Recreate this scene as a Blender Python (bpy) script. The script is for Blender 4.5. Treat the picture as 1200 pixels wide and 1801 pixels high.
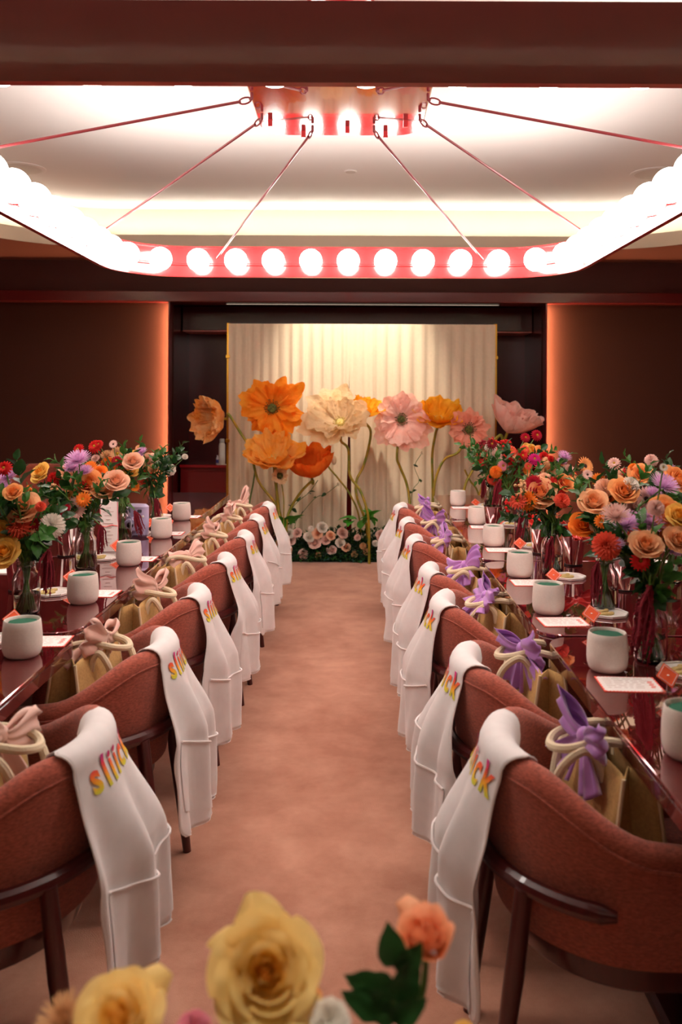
import bpy, bmesh, math, random
from math import sin, cos, pi, radians, sqrt, atan2, asin
from mathutils import Vector, Matrix, Euler, noise as mnoise

scene = bpy.context.scene
COL = scene.collection
for o in list(bpy.data.objects):
    bpy.data.objects.remove(o)

# ------------------------------------------------------------------ camera
F = 1500.0                      # focal length in pixels of the 1200 x 1801 frame
CX, CY, CH = 620.0, 702.0, 1.4  # vanishing point and camera height
cam_d = bpy.data.cameras.new('camera')
cam = bpy.data.objects.new('camera', cam_d)
COL.objects.link(cam)
cam.location = (0, 0, CH)
cam.rotation_euler = (Euler((pi/2, 0, 0)).to_matrix() @ Euler((0, 0, radians(0.25))).to_matrix()).to_euler()
cam_d.sensor_fit = 'AUTO'
cam_d.sensor_width = 36
cam_d.lens = 36 * F / 1801
cam_d.shift_x = (600 - CX) / 1801
cam_d.shift_y = (CY - 900.5) / 1801
cam_d.clip_start = 0.02
cam_d.dof.use_dof = True
cam_d.dof.focus_distance = 3.5
cam_d.dof.aperture_fstop = 4.0
scene.camera = cam

# ------------------------------------------------------------------ world, exposure
world = bpy.data.worlds.new('world')
scene.world = world
world.use_nodes = True
world.node_tree.nodes['Background'].inputs[0].default_value = (0.02, 0.014, 0.012, 1)
world.node_tree.nodes['Background'].inputs[1].default_value = 0.3
scene.view_settings.view_transform = 'Standard'
scene.view_settings.look = 'None'
scene.view_settings.gamma = 1
scene.view_settings.use_curve_mapping = False
scene.view_settings.exposure = 0.14
scene.cycles.max_bounces = 7
scene.cycles.transparent_max_bounces = 12
scene.cycles.transmission_bounces = 8
scene.cycles.sample_clamp_indirect = 6
BULB = 22.0          # radiance of the globe bulbs
GLOW = 230.0
UPL = 42.0          # radiance of the uplight hidden on top of the ring
COVE = 80.0          # radiance of the LED strip on the cove ledge

def lamp(name, kind, loc, energy, color, rot=(0, 0, 0), label=None, **kw):
    d = bpy.data.lights.new(name, kind)
    d.energy = energy
    d.color = color
    for k, v in kw.items():
        setattr(d, k, v)
    o = bpy.data.objects.new(name, d)
    o.location = loc
    o.rotation_euler = rot
    COL.objects.link(o)
    return o

# narrow ceiling downlight washing the curtain (its fitting is built further down)
lamp('curtain_spot', 'SPOT', (0.02, 6.75, 3.17), 260, (1.0, 0.86, 0.70), (radians(37), 0, 0),
     spot_size=radians(58), spot_blend=0.7, shadow_soft_size=0.04)
# added spot without a fitting, brightens the nearest roses
lamp('near_rose_fill', 'SPOT', (0, .46, 3.17), 110, (1.0, 0.90, 0.78), (radians(6), 0, 0), spot_size=radians(25), spot_blend=0.6, shadow_soft_size=0.05)
# weak unseen fill panel, added overhead behind the camera
lamp('rear_fill_light', 'AREA', (0, -1.6, 2.5), 2, (1.0, 0.82, 0.66), (0, 0, 0), shape='RECTANGLE', size=3.0, size_y=2.0)

# ------------------------------------------------------------------ helpers
def S(r, g, b):
    f = lambda c: ((c/255)/12.92 if c/255 <= 0.04045 else (((c/255)+0.055)/1.055)**2.4)
    return (f(r), f(g), f(b), 1)

MATS = {}
def M(name, col, rough=0.6, metal=0.0, var=None, bump=None, coat=0.0, sheen=0.0, trans=0.0, ior=1.45, emis=0.0,
      spec=0.5, sss=0.0, stretch=(1, 1, 1), coat_rough=0.03, trl=0.0):
    if name in MATS:
        return MATS[name]
    m = bpy.data.materials.new(name)
    m.use_nodes = True
    nt = m.node_tree
    b = nt.nodes['Principled BSDF']
    I = b.inputs
    I['Base Color'].default_value = col
    I['Roughness'].default_value = rough
    I['Metallic'].default_value = metal
    I['IOR'].default_value = ior
    I['Transmission Weight'].default_value = trans
    I['Coat Weight'].default_value = coat
    I['Coat Roughness'].default_value = coat_rough
    I['Sheen Weight'].default_value = sheen
    I['Specular IOR Level'].default_value = spec
    if emis:
        I['Emission Color'].default_value = col
        I['Emission Strength'].default_value = emis
    if var or bump:
        tc = nt.nodes.new('ShaderNodeTexCoord')
        mp = nt.nodes.new('ShaderNodeMapping')
        mp.inputs['Scale'].default_value = stretch
        nt.links.new(tc.outputs['Object'], mp.inputs['Vector'])
    if var:
        sc, amt = var[:2]
        col2 = var[2] if len(var) > 2 else tuple(c*(1-amt) for c in col[:3]) + (1,)
        n = nt.nodes.new('ShaderNodeTexNoise')
        n.inputs['Scale'].default_value = sc
        n.inputs['Detail'].default_value = 5
        nt.links.new(mp.outputs[0], n.inputs['Vector'])
        r = nt.nodes.new('ShaderNodeValToRGB')
        r.color_ramp.elements[0].position = 0.35
        r.color_ramp.elements[1].position = 0.65
        r.color_ramp.elements[0].color = col2
        r.color_ramp.elements[1].color = col
        nt.links.new(n.outputs['Fac'], r.inputs[0])
        nt.links.new(r.outputs[0], I['Base Color'])
    if bump:
        n2 = nt.nodes.new('ShaderNodeTexNoise')
        n2.inputs['Scale'].default_value = bump[0]
        n2.inputs['Detail'].default_value = 3
        nt.links.new(mp.outputs[0], n2.inputs['Vector'])
        bp = nt.nodes.new('ShaderNodeBump')
        bp.inputs['Strength'].default_value = bump[1]
        bp.inputs['Distance'].default_value = bump[2] if len(bump) > 2 else 0.01
        nt.links.new(n2.outputs['Fac'], bp.inputs['Height'])
        nt.links.new(bp.outputs[0], I['Normal'])
    if trl:   # thin petals and cloth let part of the light through
        tr = nt.nodes.new('ShaderNodeBsdfTranslucent')
        if var:
            nt.links.new(r.outputs[0], tr.inputs[0])
        else:
            tr.inputs[0].default_value = col
        mx = nt.nodes.new('ShaderNodeMixShader')
        mx.inputs[0].default_value = trl
        nt.links.new(b.outputs[0], mx.inputs[1])
        nt.links.new(tr.outputs[0], mx.inputs[2])
        nt.links.new(mx.outputs[0], nt.nodes['Material Output'].inputs[0])
    MATS[name] = m
    return m

class MB:
    """collects vertices and faces, then links them as one mesh object"""
    def __init__(s):
        s.v = []; s.f = []; s.mi = []; s.cur = 0
    def face(s, idx):
        s.f.append(idx); s.mi.append(s.cur)
    def grid(s, fn, nu, nv, cu=False, cv=False):
        b = len(s.v)
        for i in range(nu):
            for j in range(nv):
                u = i/(nu if cu else nu-1); v = j/(nv if cv else nv-1)
                s.v.append(tuple(fn(u, v)))
        for i in range(nu if cu else nu-1):
            for j in range(nv if cv else nv-1):
                i2 = (i+1) % nu; j2 = (j+1) % nv
                s.face((b+i*nv+j, b+i2*nv+j, b+i2*nv+j2, b+i*nv+j2))
        return s
    def tube(s, pts, r, n=8, caps=True, closed=False, flat=1.0):
        pts = [Vector(p) for p in pts]
        m = len(pts)
        if not hasattr(r, '__len__'):
            r = [r]*m
        b = len(s.v)
        up = Vector((0, 0, 1))
        prev = None
        for i, p in enumerate(pts):
            if closed:
                t = (pts[(i+1) % m]-pts[i-1])
            else:
                t = (pts[min(i+1, m-1)]-pts[max(i-1, 0)])
            if t.length < 1e-9: t = Vector((0, 0, 1))
            t.normalize()
            if prev is None:
                a = t.cross(up)
                if a.length < 0.05: a = t.cross(Vector((0, 1, 0)))
            else:
                a = prev - t*prev.dot(t)
                if a.length < 1e-6: a = t.cross(up)
            a.normalize(); prev = a
            c = t.cross(a)
            for k in range(n):
                th = 2*pi*k/n
                s.v.append(tuple(p + (a*cos(th) + c*sin(th)*flat)*r[i]))
        for i in range(m if closed else m-1):
            i2 = (i+1) % m
            for k in range(n):
                k2 = (k+1) % n
                s.face((b+i*n+k, b+i*n+k2, b+i2*n+k2, b+i2*n+k))
        if caps and not closed:
            s.face(tuple(b+k for k in range(n-1, -1, -1)))
            s.face(tuple(b+(m-1)*n+k for k in range(n)))
        return s
    def lathe(s, prof, n=24, c=(0, 0, 0), cap0=True, cap1=True):
        b = len(s.v)
        for (r, z) in prof:
            for k in range(n):
                th = 2*pi*k/n
                s.v.append((c[0]+r*cos(th), c[1]+r*sin(th), c[2]+z))
        for i in range(len(prof)-1):
            for k in range(n):
                k2 = (k+1) % n
                s.face((b+i*n+k, b+i*n+k2, b+(i+1)*n+k2, b+(i+1)*n+k))
        if cap0: s.face(tuple(b+k for k in range(n-1, -1, -1)))
        if cap1: s.face(tuple(b+(len(prof)-1)*n+k for k in range(n)))
        return s
    def prism(s, pts, z0, z1, bev=0.0):
        """vertical prism over a closed outline, with an optional small bevel on both rims"""
        n = len(pts)
        cx = sum(p[0] for p in pts)/n; cy = sum(p[1] for p in pts)/n
        w = max(abs(p[0]-cx) for p in pts); h = max(abs(p[1]-cy) for p in pts)
        def ring(z, ins):
            return [(cx+(p[0]-cx)*(1-ins/w), cy+(p[1]-cy)*(1-ins/h), z) for p in pts]
        rings = [ring(z0, bev), ring(z0+bev, 0), ring(z1-bev, 0), ring(z1, bev)] if bev else [ring(z0, 0), ring(z1, 0)]
        b = len(s.v)
        for rg in rings: s.v += rg
        for i in range(len(rings)-1):
            for k in range(n):
                k2 = (k+1) % n
                s.face((b+i*n+k, b+i*n+k2, b+(i+1)*n+k2, b+(i+1)*n+k))
        s.face(tuple(b+k for k in range(n-1, -1, -1)))
        s.face(tuple(b+(len(rings)-1)*n+k for k in range(n)))
        return s
    def box(s, c, d, bev=0.0, rot=None):
        x, y, z = d[0]/2, d[1]/2, d[2]/2
        k0 = len(s.v)
        s.prism([(-x, -y), (x, -y), (x, y), (-x, y)], -z, z, bev)
        for i in range(k0, len(s.v)):
            v = Vector(s.v[i])
            if rot: v = rot @ v
            s.v[i] = tuple(v + Vector(c))
        return s
    def ball(s, c, r, nu=16, nv=10, sc=(1, 1, 1)):
        b = len(s.v)
        s.v.append((c[0], c[1], c[2]-r*sc[2]))
        for j in range(1, nv):
            ph = pi*j/nv
            for k in range(nu):
                th = 2*pi*k/nu
                s.v.append((c[0]+r*sc[0]*sin(ph)*cos(th), c[1]+r*sc[1]*sin(ph)*sin(th), c[2]-r*sc[2]*cos(ph)))
        s.v.append((c[0], c[1], c[2]+r*sc[2]))
        e = len(s.v)-1
        for k in range(nu):
            k2 = (k+1) % nu
            s.face((b, b+1+k2, b+1+k))
            s.face((e, e-nu+k, e-nu+k2))
        for j in range(nv-2):
            for k in range(nu):
                k2 = (k+1) % nu
                s.face((b+1+j*nu+k, b+1+j*nu+k2, b+1+(j+1)*nu+k2, b+1+(j+1)*nu+k))
        return s
    def mesh(s, name, mats, smooth=True, ang=None):
        me = bpy.data.meshes.new(name)
        me.from_pydata(s.v, [], s.f)
        for m in (mats if isinstance(mats, (list, tuple)) else [mats]):
            me.materials.append(m)
        me.polygons.foreach_set('material_index', s.mi)
        me.polygons.foreach_set('use_smooth', [smooth]*len(s.f))
        me.update()
        if ang:
            bm = bmesh.new(); bm.from_mesh(me)
            bmesh.ops.recalc_face_normals(bm, faces=bm.faces)
            for e in bm.edges:
                if len(e.link_faces) == 2 and e.calc_face_angle(0) > radians(ang):
                    e.smooth = False
            bm.to_mesh(me); bm.free()
        return me
    def build(s, name, mats, parent=None, smooth=True, ang=35):
        return put(name, s.mesh(name, mats, smooth, ang), parent)

def put(name, me, parent=None, loc=(0, 0, 0), rot=(0, 0, 0), sc=(1, 1, 1)):
    o = bpy.data.objects.new(name, me)
    COL.objects.link(o)
    o.location = loc; o.rotation_euler = rot; o.scale = sc
    if parent: o.parent = parent
    return o

def tag(o, label, cat, group=None, kind=None):
    if label: o['label'] = label
    if cat: o['category'] = cat
    if group: o['group'] = group
    if kind: o['kind'] = kind
    return o

def thing(name, label, cat, loc=(0, 0, 0), rz=0.0, group=None):
    o = bpy.data.objects.new(name, None)
    o.empty_display_size = 0.05
    COL.objects.link(o)
    o.location = loc; o.rotation_euler = (0, 0, rz)
    return tag(o, label, cat, group)

def struct(name, mb, m, label=None, smooth=False, ang=35, parent=None):
    o = mb.build(name, m, parent, smooth, ang)
    if parent is None: o['kind'] = 'structure'
    if label: o['label'] = label
    return o

KIDS = {}
def dup(root, loc, rz, label, group=None):
    """a copy of a thing with copies of its parts and sub-parts"""
    if root.name not in KIDS:
        KIDS[root.name] = [(c, list(c.children)) for c in root.children]
    r = root.copy(); COL.objects.link(r)
    r.location = loc; r.rotation_euler = (0, 0, rz); r['label'] = label
    if group: r['group'] = group
    for ch, subs in KIDS[root.name]:
        c = ch.copy(); COL.objects.link(c); c.parent = r
        for g in subs:
            d = g.copy(); COL.objects.link(d); d.parent = c
    return r

def P(px, py, d):
    """a point of the room: photo column and row at distance d in front of the camera"""
    return Vector(((px-CX)*d/F, d, CH-(py-CY)*d/F))

def sstep(a, b, x):
    t = max(0.0, min(1.0, (x-a)/(b-a)))
    return t*t*(3-2*t)

def bez(pts, n=16):
    """smooth curve through the points (Catmull-Rom)"""
    p = [Vector(q) for q in pts]
    p = [p[0]*2-p[1]] + p + [p[-1]*2-p[-2]]
    out = []
    seg = len(p)-3
    for i in range(seg):
        a, b, c, d = p[i:i+4]
        m = max(2, n//seg)
        for k in range(m):
            t = k/m
            out.append(0.5*((2*b)+(c-a)*t+(2*a-5*b+4*c-d)*t*t+(3*b-a-3*c+d)*t**3))
    out.append(p[-2])
    return out

def rrect(x0, x1, y0, y1, r, n=8):
    pts = []
    for cx, cy, a0 in ((x1-r, y1-r, 0), (x0+r, y1-r, 90), (x0+r, y0+r, 180), (x1-r, y0+r, 270)):
        for k in range(n+1):
            a = radians(a0+90*k/n)
            pts.append((cx+r*cos(a), cy+r*sin(a)))
    return pts

ORD = ['', 'first', 'second', 'third', 'fourth', 'fifth', 'sixth', 'seventh', 'eighth', 'ninth', 'tenth', 'eleventh', 'twelfth', 'thirteenth', 'fourteenth']
NUM = ['', 'one', 'two', 'three', 'four', 'five', 'six', 'seven', 'eight', 'nine', 'ten', 'eleven', 'twelve', 'thirteen', 'fourteen', 'fifteen']

# ------------------------------------------------------------------ materials of the room
m_ceil = M('ceiling paint', S(218, 213, 209), 0.9, bump=(60, .05))
m_cove = M('cove cream paint', S(238, 228, 205), 0.85)
m_lip = M('lip beige paint', S(206, 192, 172), 0.85)
m_soffit = M('soffit rose brown paint', S(150, 100, 84), 0.85)
m_wall = M('wall brown textile', S(76, 40, 27), 0.9, var=(90, .22), bump=(500, .25, .002), stretch=(1, 1, 4))
m_upper = M('upper wall brown paint', S(84, 44, 36), 0.7)
m_header = M('header oxblood lacquer', S(110, 30, 30), 0.35, coat=.4)
m_niche = M('niche oxblood lacquer', S(70, 13, 17), 0.25, coat=.3, coat_rough=.2)
m_red = M('red enamel', S(196, 40, 42), 0.28, coat=.6)
m_reddark = M('red enamel canopy', S(140, 20, 22), 0.12, coat=1.0)
m_rod = M('maroon painted rod', S(116, 36, 40), .35, coat=.2)
m_gold = M('brushed brass', S(214, 160, 60), 0.3, metal=1.0)
m_wood = M('burgundy lacquered wood', S(78, 20, 19), 0.32, coat=.4, var=(14, .25), stretch=(6, 6, 1))
m_dark = M('near black rubber', S(30, 22, 20), 0.6)
m_steel = M('polished steel', S(225, 222, 220), 0.08, metal=1.0)

def carpet_mat():
    m = bpy.data.materials.new('terracotta pink carpet'); m.use_nodes = True
    nt = m.node_tree; b = nt.nodes['Principled BSDF']
    b.inputs['Roughness'].default_value = 0.95
    b.inputs['Sheen Weight'].default_value = 0.3
    b.inputs['Specular IOR Level'].default_value = 0.1
    tc = nt.nodes.new('ShaderNodeTexCoord')
    n1 = nt.nodes.new('ShaderNodeTexNoise'); n1.inputs['Scale'].default_value = 1.6; n1.inputs['Detail'].default_value = 6; n1.inputs['Distortion'].default_value = 1.2
    n2 = nt.nodes.new('ShaderNodeTexNoise'); n2.inputs['Scale'].default_value = 7; n2.inputs['Detail'].default_value = 8; n2.inputs['Roughness'].default_value = .7
    n3 = nt.nodes.new('ShaderNodeTexNoise'); n3.inputs['Scale'].default_value = 380; n3.inputs['Detail'].default_value = 2
    for n in (n1, n2, n3): nt.links.new(tc.outputs['Object'], n.inputs['Vector'])
    mx = nt.nodes.new('ShaderNodeMix'); mx.data_type = 'FLOAT'; mx.inputs[0].default_value = .5
    nt.links.new(n1.outputs['Fac'], mx.inputs[2]); nt.links.new(n2.outputs['Fac'], mx.inputs[3])
    r = nt.nodes.new('ShaderNodeValToRGB')
    e = r.color_ramp.elements
    e[0].position = .36; e[0].color = S(168, 112, 88)
    e[1].position = .62; e[1].color = S(204, 151, 126)
    nt.links.new(mx.outputs[0], r.inputs[0]); nt.links.new(r.outputs[0], b.inputs['Base Color'])
    bp = nt.nodes.new('ShaderNodeBump'); bp.inputs['Strength'].default_value = .5; bp.inputs['Distance'].default_value = .004
    nt.links.new(n3.outputs['Fac'], bp.inputs['Height']); nt.links.new(bp.outputs[0], b.inputs['Normal'])
    return m
m_carpet = carpet_mat()

def emis_mat(name, col, st):
    m = bpy.data.materials.new(name); m.use_nodes = True
    nt = m.node_tree; nt.nodes.clear()
    e = nt.nodes.new('ShaderNodeEmission'); e.inputs[0].default_value = col; e.inputs[1].default_value = st
    o = nt.nodes.new('ShaderNodeOutputMaterial'); nt.links.new(e.outputs[0], o.inputs[0])
    return m
m_bulb = emis_mat('lit opal globe', (1.0, 0.91, 0.83, 1), BULB)
m_led = emis_mat('warm LED strip', (1.0, 0.50, 0.26, 1), GLOW)
m_upl = emis_mat('ring uplight strip', (1.0, 0.93, 0.88, 1), UPL)
m_cv = emis_mat('cove light strip', (1.0, 0.9, 0.76, 1), COVE)
m_line = emis_mat('warm white linear light', (1.0, 0.8, 0.6, 1), .7)

# ------------------------------------------------------------------ the setting
XW, YB, YW, ZS, ZC = 4.3, -3.6, 8.6, 2.79, 3.2
NX0, NX1, NY, NZ = -1.83, 1.93, 9.55, 2.36
b = MB(); b.box((0, 3.2, -0.05), (8.8, 14, 0.1)); struct('floor', b, m_carpet, 'terracotta pink carpet down the aisle')
b = MB(); b.box((0, 2.5, ZC+0.05), (8.8, 12.4, 0.1)); struct('ceiling', b, m_ceil, 'off-white raised ceiling above the globe ring')
# lowered ceiling border with a rounded rectangular opening
def loft(mb, A, B, za, zb):
    base = len(mb.v); n = len(A)
    mb.v += [(p[0], p[1], za) for p in A] + [(p[0], p[1], zb) for p in B]
    for k in range(n):
        k2 = (k+1) % n
        mb.face((base+k, base+k2, base+n+k2, base+n+k))
inner = rrect(-3.32, 3.32, -2.2, 7.9, 1.2, 14)
def to_rect(p):
    cx, cy = 0.0, 2.85
    dx, dy = p[0]-cx, p[1]-cy
    t = min((XW+0.1)/abs(dx) if dx else 9e9, (5.75+0.7)/abs(dy) if dy else 9e9)
    return (cx+dx*t, cy+dy*t)
outer = [to_rect(p) for p in inner]
cove = rrect(-3.55, 3.55, -2.43, 8.13, 1.4, 14)
b = MB(); loft(b, inner, outer, ZS, ZS); struct('ceiling_soffit', b, m_soffit, 'rose brown lowered ceiling border')
b = MB(); loft(b, inner, inner, ZS, ZS+.125); loft(b, inner, cove, ZS+.125, ZS+.125)
struct('trim_1', b, m_lip, 'beige lip around the raised ceiling', smooth=True, ang=40)
b = MB(); loft(b, cove, cove, ZS+.125, ZC+.01); struct('trim_2', b, m_cove, 'cream upright face of the raised ceiling', smooth=True)
lc = MB(); A_ = rrect(-3.36, 3.36, -2.24, 7.94, 1.24, 14); B_ = rrect(-3.375, 3.375, -2.255, 7.955, 1.255, 14)
loft(lc, A_, B_, ZS+.128, ZS+.128); cs = lc.build('light_strip', m_cv, bpy.data.objects['trim_1'], False, None)
# walls
b = MB(); b.box((-XW-.05, 2.5, 1.45), (.1, 12.4, 2.9)); struct('wall_left', b, m_wall)
b = MB(); b.box((XW+.05, 2.5, 1.45), (.1, 12.4, 2.9)); struct('wall_right', b, m_wall)
b = MB(); b.box((0, YB-.05, 1.45), (8.8, .1, 2.9)); struct('wall_front', b, m_wall)
wl = MB(); wl.box(((-XW+NX0)/2, YW+.06, NZ/2), (NX0+XW, .12, NZ)); struct('wall_back', wl, m_wall, 'brown textile wall panel lit along its edge, behind the peach-bow table')
wl = MB(); wl.box(((XW+NX1)/2, YW+.06, NZ/2), (XW-NX1, .12, NZ)); struct('wall_back', wl, m_wall, 'brown textile wall panel lit along its edge, behind the purple-bow table')
b = MB(); b.box((0, YW+.06, 2.64), (8.8, .12, .36)); struct('wall_back_upper', b, m_upper, 'brown band of wall over the lintel')
b = MB(); b.box((0, YW+.01, 2.413), (8.7, .3, .106), .006); struct('trim_3', b, m_header, 'oxblood lacquered lintel over the alcove')
# fins at the alcove corners; the warm LED strip sits on the side facing the wall panel
for k, (x, s) in enumerate(((NX0, -1), (NX1, 1))):
    b = MB(); b.box((x, YW-.05, NZ/2), (.016, .11, NZ)); f = struct('trim_%d' % (4+k), b, m_header, 'narrow upright fin at the alcove corner')
    l = MB(); l.box((x+s*.009, YW-.052, NZ/2), (.002, .016, NZ-.04)); l.build('light_strip', m_led, f, False)
# alcove
b = MB(); b.box(((NX0+NX1)/2, NY+.05, 1.2), (NX1-NX0+.2, .1, 2.5)); struct('wall_alcove_back', b, m_niche, 'glossy oxblood back wall of the alcove')
b = MB(); b.box((NX0-.04, (YW+.12+NY)/2, 1.2), (.08, NY-YW-.1, 2.5)); struct('wall_alcove_left', b, m_niche)
b = MB(); b.box((NX1+.04, (YW+.12+NY)/2, 1.2), (.08, NY-YW-.1, 2.5)); struct('wall_alcove_right', b, m_niche)
b = MB(); b.box((0, 9.1, 2.45), (4.2, 1.1, .08)); struct('ceiling_alcove', b, m_upper)
b = MB(); b.box(((NX0+NX1)/2, 9.33, 2.26), (NX1-NX0-.02, .4, .26), .006); struct('trim_6', b, m_niche, 'dark bulkhead across the top of the alcove')
b = MB(); b.box(((NX0+NX1)/2, 9.32, 2.122), (NX1-NX0-.03, .42, .012)); struct('trim_7', b, M('dusty rose painted reflection', S(190, 120, 110), .35, metal=.3), 'dusty rose strip painting a reflection under the alcove bulkhead')  # pinkish reflection of the ceiling, put in as a coloured strip
m_cab = M('counter front lacquer', S(128, 20, 26), .25, coat=.5)
t = thing('alcove_counter', 'low glossy oxblood counter along the back of the alcove', 'counter', (0, 9.2, 0))
b = MB(); b.box((.05, .05, .335), (NX1-NX0-.04, .5, .67), .004); b.build('cabinet', m_cab, t)
b = MB(); b.box((.05, .03, .688), (NX1-NX0-.04, .56, .03), .005); b.build('counter_top', M('oxblood lacquer top', S(170, 24, 34), .1, coat=1.0), t)
for x in (-1.5, -.9, 1.0, 1.6):
    b = MB(); b.box((x, -.205, .33), (.56, .012, .6), .003); b.build('door', m_cab, t)
t = thing('linear_light', 'slim warm white line of light along the lintel underside', 'light', (.1, YW+.02, 2.356))
b = MB(); b.box((0, 0, 0), (2.75, .010, .006)); b.build('diffuser', m_line, t, False)
b = MB(); b.box((0, 0, .003), (2.79, .032, .006), .001); b.build('housing', m_dark, t, False)
# ceiling fittings
def ceiling_disc(name, label, cat, px, py, r):
    d = F*(ZC-CH)/(CY-py)
    p = P(px, py, d)
    t = thing(name, label, cat, (p.x, p.y, ZC))
    MB().lathe([(r, 0), (r, -.006), (r*.93, -.01), (r*.85, -.009)], 28).build('rim', m_ceil, t)
    g = MB().lathe([(r*.85, -.006), (r*.8, -.0095), (r*.3, -.0115), (0.001, -.012)], 28, cap0=False, cap1=False)
    g.build('grille', M('pale grille', S(196, 188, 180), .7), t)
    return t
ceiling_disc('ceiling_speaker', 'wide round speaker in the ceiling above the purple-bow table', 'speaker', 1150, 302, .19)
ceiling_disc('ceiling_speaker', 'wide round speaker in the ceiling above the peach-bow table', 'speaker', 35, 298, .19)
ceiling_disc('ceiling_downlight', 'small round ceiling fitting on the centre line beyond the canopy', 'light', 615, 301, .05)

# ------------------------------------------------------------------ globe ring chandelier
ZR = 2.2
rx0, rx1, ry0, ry1, rr = -1.56, 1.44, 2.14, 5.66, .50
ch = thing('ring_chandelier', 'large red rounded-rectangle ring chandelier lined with glowing globe bulbs', 'chandelier', (-.06, 3.9, ZR))
def loc(p): return (p[0]+.06, p[1]-3.9)
def off(d, n=12):
    return [loc(p) for p in rrect(rx0+d, rx1-d, ry0+d, ry1-d, max(.05, rr-d), n)]
fr = MB()
seq = [(.016, 0), (.045, 0), (.045, .010), (.022, .012), (.022, .075), (.03, .08), (.03, .088), (.022, .093), (.022, .19), (.05, .19), (.05, .2), (0, .2), (0, .115)]
loops = [off(d) for d, z in seq]
n = len(loops[0])
for (d, z), lp in zip(seq, loops): fr.v += [(p[0], p[1], z) for p in lp]
for i in range(len(seq)):
    i2 = (i+1) % len(seq)
    for k in range(n):
        k2 = (k+1) % n
        fr.face((i*n+k, i*n+k2, i2*n+k2, i2*n+k))
m_out = M('oxblood outer fascia', S(120, 40, 32), .33, coat=.3)
o = fr.mesh('frame', [m_red, m_out], True, 25)
for p in o.polygons:
    if all(v // n in (0, 11, 12) for v in p.vertices): p.material_index = 1
put('frame', o, ch)
up = MB(); A_, B_ = off(.012), off(.040)
loft(up, A_, B_, .2015, .2015); up.build('uplight_strip', m_upl, ch, False, None)
path = [Vector((p[0], p[1], 0)) for p in off(.115, 16)]
L = [0]
for i in range(len(path)): L.append(L[-1]+(path[(i+1) % len(path)]-path[i]).length)
tot = L[-1]; nb = round(tot/.245)
bulb_me = MB().ball((0, 0, 0), .074, 24, 14).mesh('bulb', m_bulb, True)
sock = MB(); sock.lathe([(.028, 0), (.028, .03), (.02, .036)], 12)
sock_me = sock.mesh('socket', m_red, True, 35)
def at_len(s):
    s %= tot
    for i in range(len(path)):
        if L[i] <= s <= L[i+1]:
            a, c = path[i], path[(i+1) % len(path)]
            return a.lerp(c, (s-L[i])/max(1e-9, L[i+1]-L[i])), (c-a).normalized()
# start so that the far row is centred as in the photograph
s0 = min((abs(path[i].x-(P(612, 459, 5.53).x+.06))+(0 if path[i].y > 0 else 9)+0, L[i]) for i in range(len(path)))[1]
best = min(range(400), key=lambda q: (abs(at_len(q/400*tot)[0].x-(P(612, 459, 5.53).x+.06)) + (0 if at_len(q/400*tot)[0].y > 1.5 else 9)))
s0 = best/400*tot
for k in range(nb):
    p, t = at_len(s0+k*tot/nb)
    nrm = Vector((-t.y, t.x, 0))     # towards the inside (path runs anticlockwise)
    put('bulb', bulb_me, ch, (p.x, p.y, .1))
    put('socket', sock_me, ch, tuple(p-nrm*.098+Vector((0, 0, .1))), (0, pi/2, atan2(nrm.y, nrm.x)))
# canopy plate, pole and suspension rods
cn = MB(); cn.prism([loc(p) for p in rrect(-.46, .34, 3.44, 4.34, .14, 8)], .54, .60, .006)
cn.build('canopy', m_reddark, ch)
MB().lathe([(.05, .6), (.05, .98), (.16, .985), (.16, 1.0)], 20).build('pole', m_red, ch)
rods = [((-.20, 4.16), (-.88, 5.52, .11)), ((.10, 4.16), (.84, 5.52, .11)), ((-.43, 3.99), (-1.50, 5.09, .19)), ((.31, 3.99), (1.38, 5.06, .19)),
        ((-.445, 3.72), (-1.50, 3.42, .19)), ((.325, 3.72), (1.38, 3.38, .19)), ((-.20, 3.62), (-.88, 2.28, .19)), ((.10, 3.62), (.84, 2.28, .19))]
for (ax, ay), (bx, by, bz) in rods:
    a = Vector((ax+.06, ay-3.9, .505)); c = Vector((bx+.06, by-3.9, bz))
    dr = (c-a).normalized()
    r = MB(); r.tube([a+dr*.05, c], .0065, 8)
    rod = r.build('suspension_rod', m_rod, ch)
    sh = MB(); u = dr.cross(Vector((0, 0, 1))).normalized()
    sh.tube([a+dr*.03+(dr*cos(q*pi/6)*.028+Vector((0, 0, 1))*sin(q*pi/6)*.014) for q in range(12)], .004, 6, closed=True)
    sh.tube([a+Vector((0, 0, .03)), a+Vector((0, 0, .002)), a+dr*.01], .007, 8)
    sh.build('shackle', m_rod, rod)
for x, y in [(-.40, 4.1), (-.03, 4.2), (.25, 4.1), (-.25, 4.27), (.16, 4.27)]:
    q = MB(); q.box((x+.06, y-3.9, .525), (.022, .022, .035), .003); q.build('bracket', m_red, ch)

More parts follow.
